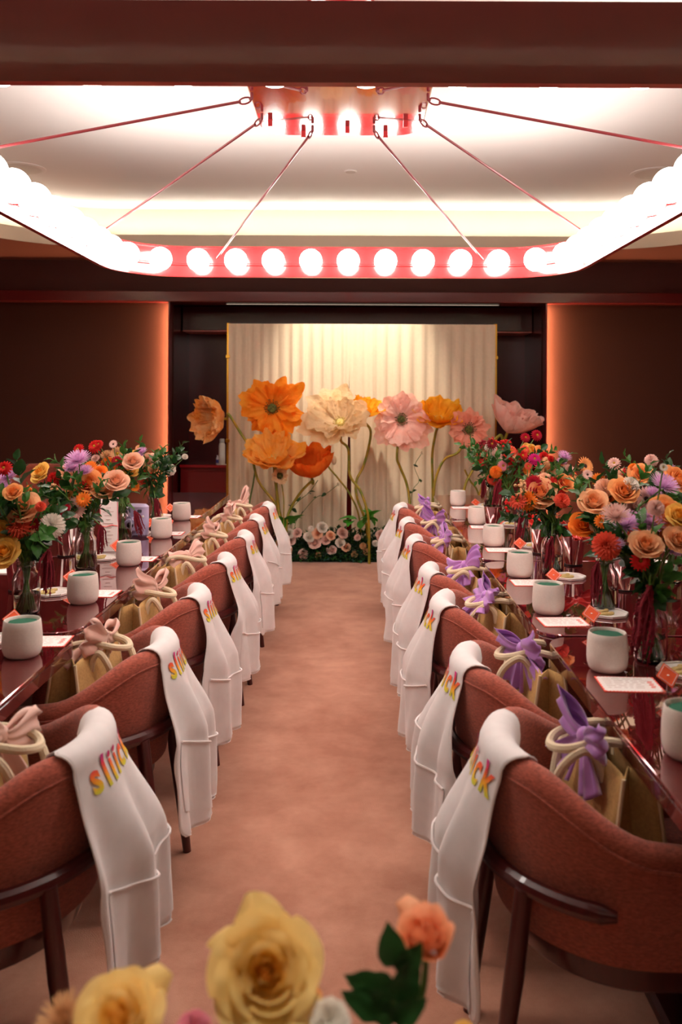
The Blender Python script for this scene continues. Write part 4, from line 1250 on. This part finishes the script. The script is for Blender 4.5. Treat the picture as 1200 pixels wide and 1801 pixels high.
def bouquet(side, idx, nj, jx, jd, flowers, sprigs=8, tass=(), seed=0, extra=6, jlabel=None, spread=.15, fillcols=('red', 'orange', 'blush')):
    """flowers: (px, py, kind, colour, radius px)"""
    global jar0
    rg = random.Random(seed)
    where = jlabel or '%s jar from curtain, %s' % (ORD[idx], SIDE[side])
    jl = 'clear glass flower jar, '+where
    z0 = .7503
    if jar0 is None: jar0 = make_jar((jx, jd, z0), jl); KIDS.clear()
    else: dup(jar0, (jx, jd, z0), rg.uniform(0, 6), jl)
    jc = Vector((jx, jd, z0))
    gp = 'flowers in the '+where
    items = []
    for (px, py, kind, col, r) in flowers:
        dd = jd+rg.uniform(-.07, .05)+(.05 if py < 850 else 0)
        items.append([P(px, py, dd), kind, col, r*dd/F])
    cen = sum((i[0] for i in items), Vector())/len(items)
    for k in range(extra):       # small fillers among the heads
        a = rg.uniform(0, 6.3); rr_ = spread*sqrt(rg.uniform(.1, 1))
        p = Vector((cen.x+cos(a)*rr_, jd+rg.uniform(-.02, .12), cen.z+sin(a)*rr_*.7+.01))
        items.append([p, rg.choice(['spray', 'zinnia', 'carnation', 'gerbera']), rg.choice(fillcols), rg.uniform(.014, .024)])
    groups = {}
    for it in items: groups.setdefault((it[1], it[2]), []).append(it)
    for (kind, col), its in groups.items():
        its.sort(key=lambda i: -i[0].z)
        for i, (p, _, _, r) in enumerate(its):
            nm = '%s %s' % (COLNAME.get(col, col), KINDNAME[kind])
            t = thing(OBJNAME[kind], rank_word(i, len(its), nm)+', '+where, 'flower', jc, 0, gp)
            a = rg.uniform(0, 6.3)
            foot = Vector((.022*cos(a), .022*sin(a), .010)); neck = Vector((.014*cos(a+2.6), .014*sin(a+2.6), .150))
            hp = p-jc
            mid = neck.lerp(hp, .5)+Vector((0, 0, .03*(1 if hp.z > .2 else .4)))
            neck2 = neck+(neck-foot).normalized()*.02
            dirv = (hp-Vector((0, .03, .10)))
            dirv = Vector((dirv.x*1.2, -.9*abs(hp.z)-.05+rg.uniform(-.1, .1), max(.05, hp.z*.9))).normalized()
            if kind in ('gerbera', 'dahlia', 'zinnia') : dirv = (dirv+Vector((0, -.5, -.1))).normalized()
            if kind == 'mum': dirv = (dirv+Vector((0, 0, .5))).normalized()
            endp = hp-dirv*r*.35
            q = MB(); q.tube(bez([foot, neck, neck2, mid, endp], 16), .0019 if r < .02 else .0024, 6)
            q.build('stem', m_stalk, t)
            q = dirv.to_track_quat('Z', 'Y')
            h = put('bloom', head(kind, col), t, tuple(hp), (0, 0, 0), (r*(1.10 if kind == 'rose' else 1.18),)*3)
            h.rotation_euler = (q.to_matrix() @ Matrix.Rotation(rg.uniform(0, 6), 3, 'Z')).to_euler()
    sp = []
    sprigs += 3
    for k in range(sprigs):
        if k < len(SPR.get((side, idx), [])):
            px, py = SPR[side, idx][k]; tip = P(px, py, jd+rg.uniform(-.04, .06))
        else:
            a = rg.uniform(-.15, pi+.15); rr_ = spread*rg.uniform(.75, 1.25)
            tip = Vector((cen.x+cos(a)*rr_*1.1, jd+rg.uniform(-.10, .10), cen.z+sin(a)*rr_*.75-.02-(.06 if k % 2 else 0)))
        sp.append(tip)
    sp.sort(key=lambda p: -p.z)
    for i, tip in enumerate(sp):
        t = thing('leafy_sprig', rank_word(i, len(sp), 'leafy green sprig')+', '+where, 'foliage', jc, 0, 'greenery in the '+where)
        hp = tip-jc; a = rg.uniform(0, 6.3)
        foot = Vector((.02*cos(a), .02*sin(a), .010)); neck = Vector((.013*cos(a+2.8), .013*sin(a+2.8), .150))
        mid = neck.lerp(hp, .5)+Vector((0, 0, .03))
        pts = bez([foot, neck, neck+Vector((0, 0, .02)), mid, hp], 20)
        q = MB(); q.tube(pts, .0016, 5); q.build('stem', m_stalk, t)
        st = [p for p in pts if (p-hp).length < .17 and p.z > .16] or pts[-6:]
        nl = 11
        for j in range(nl):
            f_ = j/(nl-1); ii = min(len(st)-1, int(f_*(len(st)-1))); p = st[ii]
            tdir = (hp-mid).normalized()
            aa = j*2.4+rg.uniform(-.4, .4)
            side_v = tdir.orthogonal().normalized(); side_v = Matrix.Rotation(aa, 3, tdir) @ side_v
            ld = (tdir*(.55+.5*f_)+side_v*(1.0-.5*f_)).normalized()
            upv = tdir-ld*tdir.dot(ld)
            xx = ld.cross(upv).normalized(); zz = xx.cross(ld)
            m3 = Matrix((xx, ld, zz)).transposed()
            s_ = rg.uniform(.85, 1.3)*(.85 if f_ > .8 else 1)
            put('leaf', LEAF[(i+k) % 2], t, tuple(p), m3.to_euler(), (s_, s_, s_))
    for i, (x0, y0, x1, y1) in enumerate(tass):
        dd = jd-.055
        a = P(x0, y0, dd); c = P(x1, y1, dd)
        t = thing('amaranth', 'dark red amaranth tassel drooping from the '+where if len(tass) == 1 else '%s dark red amaranth tassel, %s' % (['inner', 'outer'][i], where), 'flower', jc, 0, 'drooping amaranth tassels')
        hp = a-jc; fa = rg.uniform(0, 6)
        q = MB(); q.tube(bez([(.015*cos(fa), .015*sin(fa), .012), (.012, .0, .150), (hp.x*.4, hp.y*.5, max(.19, hp.z+.02)), tuple(hp)], 14), .0022, 6); q.build('stem', m_stalk, t)
        ln = (a-c).length; dv = (c-a).normalized()
        m_ = put('tassel', AM[i % 2], t, tuple(hp), (0, 0, 0), (ln*.85, ln*.85, ln))
        m_.rotation_euler = (-dv).to_track_quat('Z', 'Y').to_euler()
SPR = {
 ('R', 6): [(1195, 1010), (1165, 1060), (1120, 1000), (1192, 985)], ('R', 5): [(1145, 815), (1052, 850), (1035, 890), (1075, 830), (1010, 838)], ('R', 4): [(985, 818), (1000, 835), (960, 925), (990, 930), (1005, 905)],
 ('R', 3): [(985, 848), (950, 815), (965, 880)], ('R', 2): [(830, 775), (812, 782), (838, 820), (975, 790), (900, 870)], ('R', 1): [(845, 800), (835, 850), (850, 870)],
 ('L', 5): [(30, 812), (45, 870), (20, 880), (60, 930)], ('L', 4): [(52, 868), (105, 900), (98, 868), (78, 870), (108, 845), (150, 910)], ('L', 3): [(90, 810), (125, 835), (235, 805), (192, 888)],
 ('L', 2): [(248, 778), (288, 790), (322, 782), (318, 800), (215, 800), (282, 850)],
}
bouquet('R', 6, 6, .747, 2.13, [(1138, 957, 'rose', 'peach', 24), (1100, 920, 'mum', 'lavender', 27), (1143, 917, 'mum', 'lavender', 26), (1084, 906, 'mum', 'blush', 24), (1068, 958, 'dahlia', 'coral', 25), (1084, 957, 'mum', 'lavender', 15), (1182, 966, 'mum', 'lavender', 19), (1172, 938, 'rose', 'apricot', 20), (1194, 948, 'rose', 'peach', 22), (1128, 985, 'zinnia', 'red', 15), (1172, 898, 'rose', 'apricot', 24), (1195, 905, 'rose', 'yellow', 20), (1120, 940, 'carnation', 'coral', 14), (1155, 890, 'carnation', 'blush', 14), (1168, 820, 'gerbera', 'white', 7)],
        sprigs=7, tass=[(1144, 1028, 1118, 1178)], seed=1, extra=3, spread=.09)
bouquet('R', 5, 6, .79, 2.66, [(1026, 922, 'rose', 'orange', 19), (1045, 882, 'rose', 'peach', 22), (1098, 862, 'rose', 'apricot', 20), (1080, 876, 'rose', 'orange', 16), (1138, 876, 'gerbera', 'blush', 20), (1116, 890, 'carnation', 'blush', 18), (1168, 852, 'mum', 'lavender', 24), (1150, 868, 'mum', 'lavender', 16), (1074, 905, 'carnation', 'orange', 14), (1065, 855, 'carnation', 'palepeach', 16), (1110, 850, 'carnation', 'white', 15), (1190, 840, 'rose', 'apricot', 20), (1118, 912, 'zinnia', 'red', 10), (1058, 925, 'rose', 'palepeach', 14), (1040, 905, 'zinnia', 'orange', 12)],
        sprigs=9, tass=[(1052, 985, 1046, 1070)], seed=2, extra=5, spread=.13)
bouquet('R', 4, 6, .757, 3.22, [(951, 866, 'rose', 'peach', 25), (929, 880, 'dahlia', 'orange', 18), (978, 857, 'gerbera', 'red', 19), (940, 850, 'gerbera', 'crimson', 15), (990, 878, 'carnation', 'coral', 13), (912, 880, 'zinnia', 'coral', 13), (960, 842, 'carnation', 'palepeach', 13), (995, 848, 'rose', 'apricot', 14), (922, 860, 'spray', 'tan', 16), (970, 882, 'zinnia', 'crimson', 12), (935, 900, 'spray', 'red', 12)],
        sprigs=9, tass=[(972, 942, 962, 1012)], seed=3, extra=5, spread=.11)
bouquet('R', 3, 6, .785, 3.9, [(993, 802, 'mum', 'lavender', 12), (988, 812, 'mum', 'lavender', 9), (1030, 818, 'gerbera', 'apricot', 15), (1002, 824, 'carnation', 'blush', 10), (966, 828, 'rose', 'peach', 13), (955, 842, 'rose', 'palepeach', 12), (1006, 840, 'rose', 'apricot', 13), (975, 838, 'carnation', 'tan', 10), (941, 806, 'zinnia', 'magenta', 10), (952, 822, 'zinnia', 'coral', 9), (1018, 845, 'carnation', 'peach', 11), (898, 890, 'spray', 'red', 12)],
        sprigs=9, tass=[(922, 900, 910, 958)], seed=4, extra=7, spread=.12, fillcols=('red', 'peach', 'coral'))
bouquet('R', 2, 6, .825, 4.56, [(935, 792, 'rose', 'yellow', 13), (940, 803, 'rose', 'orange', 9), (915, 812, 'rose', 'palepeach', 12), (889, 841, 'gerbera', 'orange', 11), (868, 841, 'dahlia', 'coral', 11), (873, 829, 'dahlia', 'orange', 11), (884, 824, 'carnation', 'orange', 11), (945, 764, 'zinnia', 'crimson', 9), (925, 768, 'zinnia', 'crimson', 8), (900, 792, 'zinnia', 'coral', 9), (920, 800, 'zinnia', 'red', 9), (950, 790, 'carnation', 'apricot', 9), (886, 818, 'gerbera', 'pink', 9), (905, 822, 'spray', 'wine', 12)],
        sprigs=9, tass=[(880, 842, 868, 905)], seed=5, extra=8, spread=.15, fillcols=('red', 'orange', 'coral'))
bouquet('R', 1, 6, .82, 5.05, [(862, 790, 'carnation', 'white', 12), (872, 802, 'carnation', 'blush', 12), (848, 800, 'zinnia', 'coral', 9), (842, 812, 'zinnia', 'red', 9), (858, 812, 'gerbera', 'coral', 9), (866, 780, 'zinnia', 'wine', 9), (880, 795, 'zinnia', 'coral', 9), (852, 785, 'spray', 'wine', 12), (874, 818, 'rose', 'palepeach', 9), (884, 782, 'spray', 'red', 12)],
        sprigs=8, tass=[(852, 842, 850, 884)], seed=6, extra=8, spread=.15, fillcols=('red', 'wine', 'coral', 'white'))
bouquet('R', 7, 7, 1.14, 3.05, [(1128, 832, 'rose', 'apricot', 16), (1100, 838, 'rose', 'palepeach', 14), (1150, 838, 'carnation', 'white', 14), (1178, 826, 'mum', 'lavender', 14), (1116, 822, 'carnation', 'orange', 10), (1086, 848, 'rose', 'peach', 12)],
        sprigs=6, seed=7, extra=4, spread=.12, jlabel='jar on the far side of the purple-bow table')
bouquet('L', 5, 5, -.98, 2.57, [(43, 897, 'rose', 'peach', 25), (6, 905, 'rose', 'palepeach', 22), (37, 928, 'dahlia', 'coral', 23), (93, 927, 'dahlia', 'white', 22), (5, 940, 'rose', 'yellow', 20), (10, 975, 'rose', 'yellow', 22), (62, 925, 'zinnia', 'crimson', 12), (15, 842, 'mum', 'lavender', 18), (6, 862, 'mum', 'lavender', 16), (8, 826, 'zinnia', 'red', 12), (72, 893, 'carnation', 'coral', 9), (24, 868, 'rose', 'apricot', 13)],
        sprigs=10, tass=[(86, 968, 82, 1060)], seed=11, extra=4, spread=.12, fillcols=('red', 'peach', 'orange'))
bouquet('L', 4, 5, -1.01, 3.24, [(158, 852, 'rose', 'apricot', 19), (184, 860, 'rose', 'peach', 19), (204, 847, 'rose', 'palepeach', 17), (138, 812, 'mum', 'lavender', 21), (128, 826, 'mum', 'lavender', 16), (150, 832, 'mum', 'lavender', 14), (160, 824, 'gerbera', 'orange', 11), (120, 831, 'rose', 'peach', 13), (72, 834, 'rose', 'yellow', 15), (97, 845, 'dahlia', 'red', 13), (124, 874, 'zinnia', 'apricot', 13), (147, 880, 'zinnia', 'orange', 12), (133, 897, 'gerbera', 'blush', 19), (111, 898, 'carnation', 'crimson', 12), (175, 835, 'rose', 'orange', 13), (100, 860, 'spray', 'tan', 10)],
        sprigs=11, tass=[(178, 925, 180, 984)], seed=12, extra=4, spread=.13)
bouquet('L', 3, 5, -1.04, 3.87, [(225, 832, 'rose', 'yellow', 16), (192, 820, 'dahlia', 'orange', 15), (179, 832, 'rose', 'palepeach', 13), (167, 787, 'zinnia', 'red', 11), (138, 792, 'zinnia', 'red', 9), (174, 783, 'zinnia', 'red', 7), (188, 803, 'mum', 'tan', 10), (207, 800, 'gerbera', 'tan', 12), (234, 813, 'rose', 'palepeach', 14), (216, 819, 'carnation', 'coral', 11), (205, 812, 'zinnia', 'crimson', 8), (216, 858, 'zinnia', 'red', 7), (208, 872, 'zinnia', 'red', 6), (238, 858, 'gerbera', 'orange', 8)],
        sprigs=9, tass=[(238, 900, 252, 952)], seed=13, extra=4, spread=.13)
bouquet('L', 2, 5, -.99, 4.25, [(260, 814, 'rose', 'palepeach', 14), (258, 842, 'dahlia', 'coral', 14), (298, 827, 'carnation', 'white', 11), (250, 796, 'mum', 'lavender', 9), (247, 804, 'mum', 'lavender', 7), (236, 798, 'zinnia', 'yellow', 5), (272, 808, 'carnation', 'blush', 9), (242, 820, 'rose', 'peach', 12), (326, 804, 'carnation', 'white', 5), (284, 818, 'spray', 'blush', 9)],
        sprigs=9, tass=[(274, 878, 282, 922)], seed=14, extra=3, spread=.13, fillcols=('blush', 'peach'))

# far-side place settings glimpsed between the bouquets
for k, (px, py, lab) in enumerate([(1045, 929, 'white card with a lilac ribbon on the far side, purple-bow table'), (12, 1004, 'white card on the far side of the peach-bow table, between two jars'), (1160, 990, 'white card beyond the second flower jar, purple-bow table')]):
    d = F*.65/(py-CY)
    q = MB(); q.box((0, 0, .0015), (.11, .17, .003), .0004); o = q.build('white_card', m_paper, None); o.location = ((px-CX)*d/F, d, .7502); tag(o, lab, 'card')
    if k == 0:
        bo = bow_mesh(5, .55, .3).build('lilac_ribbon', m_purple, o, ang=None); bo.location = (0, 0, .028)

# ------------------------------------------------------------------ low flower bed at the foot of the curtain
t = thing('floral_strip', 'low bank of greenery and cream roses along the foot of the curtain', 'floral arrangement', (.1, 7.45, 0))
rg = random.Random(31)
b = MB()
fl = []
def leaf_add(b, p, dv, L_, W_):
    dv = dv.normalized(); s_ = dv.cross(Vector((0, 0, 1)))
    if s_.length < .1: s_ = Vector((1, 0, 0))
    s_.normalize(); n_ = s_.cross(dv)
    k = len(b.v)
    b.v += [tuple(p), tuple(p+dv*L_*.45+s_*W_+n_*.006), tuple(p+dv*L_*.5), tuple(p+dv*L_*.45-s_*W_+n_*.006), tuple(p+dv*L_-n_*.01)]
    b.face((k, k+1, k+2)); b.face((k, k+2, k+3)); b.face((k+1, k+4, k+2)); b.face((k+2, k+4, k+3))
for i in range(5200):
    x = rg.uniform(-1.0, 1.15); a = rg.uniform(-.2, pi+.2); e = .9+.25*mnoise.noise(Vector((x*3, 0, 5)))
    y = -cos(a)*.14; z = abs(sin(a))*.245*e+.02
    p = Vector((x, y*rg.uniform(.7, 1), z*rg.uniform(.55, 1.05)))
    dv = Vector((rg.uniform(-1, 1), y*6+rg.uniform(-.6, .4), z*4+rg.uniform(-.4, .6)))
    b.cur = rg.choice([0, 0, 0, 1, 2])
    leaf_add(b, p, dv, rg.uniform(.03, .06), rg.uniform(.008, .014))
o = b.build('foliage', [m_leaf, M('blue green leaf', S(52, 96, 84), .45, trl=.2), m_leaf2], t, ang=None); o['kind'] = 'stuff'
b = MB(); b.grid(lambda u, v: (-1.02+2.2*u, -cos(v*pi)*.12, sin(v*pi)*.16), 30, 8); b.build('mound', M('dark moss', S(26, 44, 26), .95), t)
beds = [(503, 968, 13, 'palepeach'), (512, 950, 10, 'blush'), (510, 939, 9, 'white'), (524, 938, 9, 'blush'), (545, 945, 10, 'white'), (555, 955, 12, 'blush'), (560, 938, 10, 'palepeach'), (568, 928, 10, 'white'), (575, 950, 9, 'blush'), (583, 942, 9, 'palepeach'), (604, 938, 10, 'blush'), (600, 955, 9, 'white'), (585, 968, 9, 'blush'),
        (610, 962, 9, 'palepeach'), (535, 975, 9, 'blush'), (672, 942, 10, 'blush'), (662, 955, 8, 'white'), (640, 960, 8, 'tan'), (646, 970, 8, 'tan'), (492, 955, 8, 'tan'), (485, 970, 8, 'blush'), (478, 945, 8, 'palepeach'), (561, 977, 8, 'tan'), (625, 975, 8, 'tan'), (630, 945, 8, 'blush'), (548, 930, 7, 'white'), (690, 950, 9, 'white'), (705, 965, 9, 'blush'), (722, 948, 9, 'palepeach'), (740, 960, 9, 'white'), (760, 950, 9, 'blush')]
for (px, py, r, c) in beds:
    p = P(px, py, 7.33)-Vector((.1, 7.45, 0)); rr_ = r*.85*7.33/F
    h = put('rose_bloom', head('rose' if r > 8 else 'carnation', c), t, tuple(p), (radians(rg.uniform(45, 85)), 0, rg.uniform(-.5, .5)), (rr_,)*3)
for (px, py, rz_) in [(505, 930, 0), (500, 935, 1.2), (512, 928, 2.4), (520, 925, -1), (495, 925, 3), (630, 918, 0), (620, 922, 1.4), (640, 925, 2.6), (650, 920, -1.2), (660, 930, -.4), (612, 925, 2), (665, 922, .6), (508, 940, -.3), (636, 935, -2)]:
    p = P(px, py-4, 7.30)-Vector((.1, 7.45, 0))
    put('leaf', BIGLEAF, t, tuple(p), (radians(rg.uniform(15, 75)), rg.uniform(-.4, .4), rz_+pi/2), (rg.uniform(1.0, 1.3),)*3)

# ------------------------------------------------------------------ near bouquet on the table by the camera
q = thing('round_side_table', 'oxblood table just below the frame carrying the nearest roses', 'table', (.02, .60, 0))
MB().lathe([(.01, .71), (.23, .71), (.24, .715), (.24, .745), (.235, .75), (.001, .75)], 48, cap1=False).build('table_top', m_tside, q)
MB().lathe([(.2, 0), (.2, .02), (.04, .03), (.03, .1), (.03, .705)], 24).build('pedestal', m_under, q)
bowl = thing('glass_bowl', 'low clear glass bowl under the nearest roses', 'vase', (-.01, .72, .7503))
MB().lathe([(.03, 0), (.05, .004), (.058, .03), (.052, .068), (.050, .072), (.048, .068), (.054, .03), (.047, .008), (.001, .007)], 32, cap1=False).build('glass', m_glass, bowl)
MB().lathe([(.046, .009), (.053, .03), (.052, .045), (.001, .045)], 32, cap1=False).build('water', m_water, bowl)
J = Vector((-.01, .72, .7503))
def near_rose(label, px, py, r, d, axis, outer, inner, seed, openness=1.0, guard=None):
    rg = random.Random(seed)
    p = P(px, py, d)-J; R = r*d/F; ax = Vector(axis).normalized(); q = ax.to_track_quat('Z', 'Y').to_matrix()
    t = thing('garden_rose', label, 'flower', J, 0, None)
    s_ = MB(); s_.tube(bez([(.02*sin(seed), .02*cos(seed), .012), (.03*sin(seed+2), .02*cos(seed), .065), (p-ax*R*1.6)*.8+Vector((0, 0, .0)), p-ax*R*.35], 16), .0032, 8); s_.build('stem', m_stalk, t)
    ax0 = q
    for ring, (cnt, half, rho, H, lip, tip) in enumerate(ROSE):
        for k in range(cnt):
            g = cup_petal(2*pi*k/cnt+ring*.8+rg.uniform(-.12, .12), half, rho*rg.uniform(.95, 1.05)*(openness**.4), -.35, H*rg.uniform(.93, 1.05)/(openness**.25), lip*rg.uniform(.8, 1.25)*openness, tip*1.3, .08, rg.uniform(0, 6), rg.uniform(-.06, .06))
            pb = MB(); pb.grid(lambda u, v: (q @ Vector(g(u, v)))*R*1.12+p, 17, 13)
            o = pb.build('petal', inner if ring < 2 else outer, t, ang=None)
    b = MB()
    b.grid(lambda u, v: (q @ Vector((cos(u*4.5*pi)*(.03+.15*u-.03*v*v), sin(u*4.5*pi)*(.03+.15*u-.03*v*v), -.2+v*(.72+.10*(1-u)))))*R*1.12, 70, 6)
    o = b.build('heart', inner, t, ang=None); o.location = p
    if guard:
        for (dx, dz, a, L_) in guard:      # big loose outer petals standing around the head
            c0 = p-ax*R*.35; tgt = Vector((dx*d/F, .015, -dz*d/F))
            dl = tgt.normalized(); sd = dl.cross(Vector((0, -1, 0))).normalized(); ll = tgt.length
            pb = MB()
            pb.grid(lambda u, v: c0+dl*ll*v*(1-.25*(u*2-1)**2)+sd*(u*2-1)*ll*a*sin(pi*(.12+.72*v))+Vector((0, .012+.02*v-.02*(1-(u*2-1)**2)*v, 0)), 11, 11)
            pb.build('petal', outer, t, ang=None)
N_y = M('near yellow petal', S(255, 226, 150), .6, var=(9, .10), trl=.5, spec=.2)
N_yi = M('near amber petal', S(255, 206, 104), .6, var=(9, .10), trl=.5, spec=.2)
N_p = M('near salmon petal', S(255, 196, 156), .6, var=(9, .2, S(246, 156, 104)), trl=.5, spec=.2)
near_rose('large blurred yellow rose at the middle bottom of the picture', 472, 1712, 78, .80, (.16, -.80, .62), N_y, N_yi, 3, 1.0, guard=[(-32, -118, .42, 1), (-112, -20, .36, 1), (-100, 55, .4, 1)])
near_rose('second yellow rose at the lower left, cut by the frame', 215, 1800, 62, .78, (-.15, -.55, .8), N_y, N_yi, 8, 1.05, guard=[(74, -62, .36, 1)])
near_rose('salmon rose bud with dark leaves before the first purple-bow chair', 752, 1648, 58, .82, (-.25, -.38, .9), N_p, N_p, 12, .45, guard=[(-52, -46, .35, 1), (30, 42, .6, 1)])
LB = leaf_mesh('leaf', m_leaf, .046, .015, .3, .4)
def near_sprig(label, pts, leaves, d):
    t = thing('leafy_sprig', label, 'foliage', J, 0, None)
    pp = [Vector((.01, -.01, .012)), Vector((.028, .0, .066))]+[P(x, y, d)-J for x, y in pts]
    b = MB(); b.tube(bez(pp, 24), .0026, 6); b.build('stem', m_stalk, t)
    for (x, y, ang, s_) in leaves:
        p = P(x, y, d-.005)-J
        dv = Vector((cos(radians(ang)), -.25, sin(radians(ang)))).normalized(); nn = Vector((0, -1, 0)); nn = (nn-dv*nn.dot(dv)).normalized()
        xx = dv.cross(nn)
        put('leaf', LB, t, tuple(p), Matrix((xx, dv, nn)).transposed().to_euler(), (s_,)*3)
near_sprig('dark leafy rose stem under the salmon bud', [(690, 1801), (702, 1760), (722, 1700), (742, 1660)],
           [(700, 1700, 100, 1.0), (705, 1712, 55, .85), (700, 1735, 165, 1.1), (696, 1772, 160, 1.15), (706, 1765, 75, 1.05), (712, 1740, 60, .7), (690, 1790, 30, .9), (698, 1800, 120, .9)], .80)
def near_head(name, label, px, py, r, d, kind, col, axis):
    t = thing(name, label, 'flower', J, 0, None)
    p = P(px, py, d)-J; R = r*d/F; ax = Vector(axis).normalized()
    b = MB(); b.tube(bez([(-.01, .01, .012), (.0, .0, .066), p*.7+Vector((0, 0, .01)), p-ax*R*.3], 14), .0026, 6); b.build('stem', m_stalk, t)
    put('bloom', head(kind, col), t, tuple(p), ax.to_track_quat('Z', 'Y').to_euler(), (R,)*3)
near_head('carnation', 'white ruffled bloom tucked right of the big yellow rose', 585, 1795, 40, .78, 'carnation', 'white', (.1, -.6, .8))
near_head('carnation', 'coral bloom peeking beside the big yellow rose', 545, 1752, 30, .86, 'carnation', 'apricot', (.3, -.5, .8))
near_head('carnation', 'pink bloom at the bottom between the two yellow roses', 345, 1812, 34, .80, 'carnation', 'pink', (0, -.5, .8))
near_head('chrysanthemum', 'brownish feathery bloom at the lower left corner', 118, 1800, 52, .80, 'mum', 'tan', (-.2, -.4, .9))
near_head('rose', 'little yellow bloom at the bottom right of the leafy stem', 822, 1815, 22, .80, 'carnation', 'yellow', (0, -.4, .9))
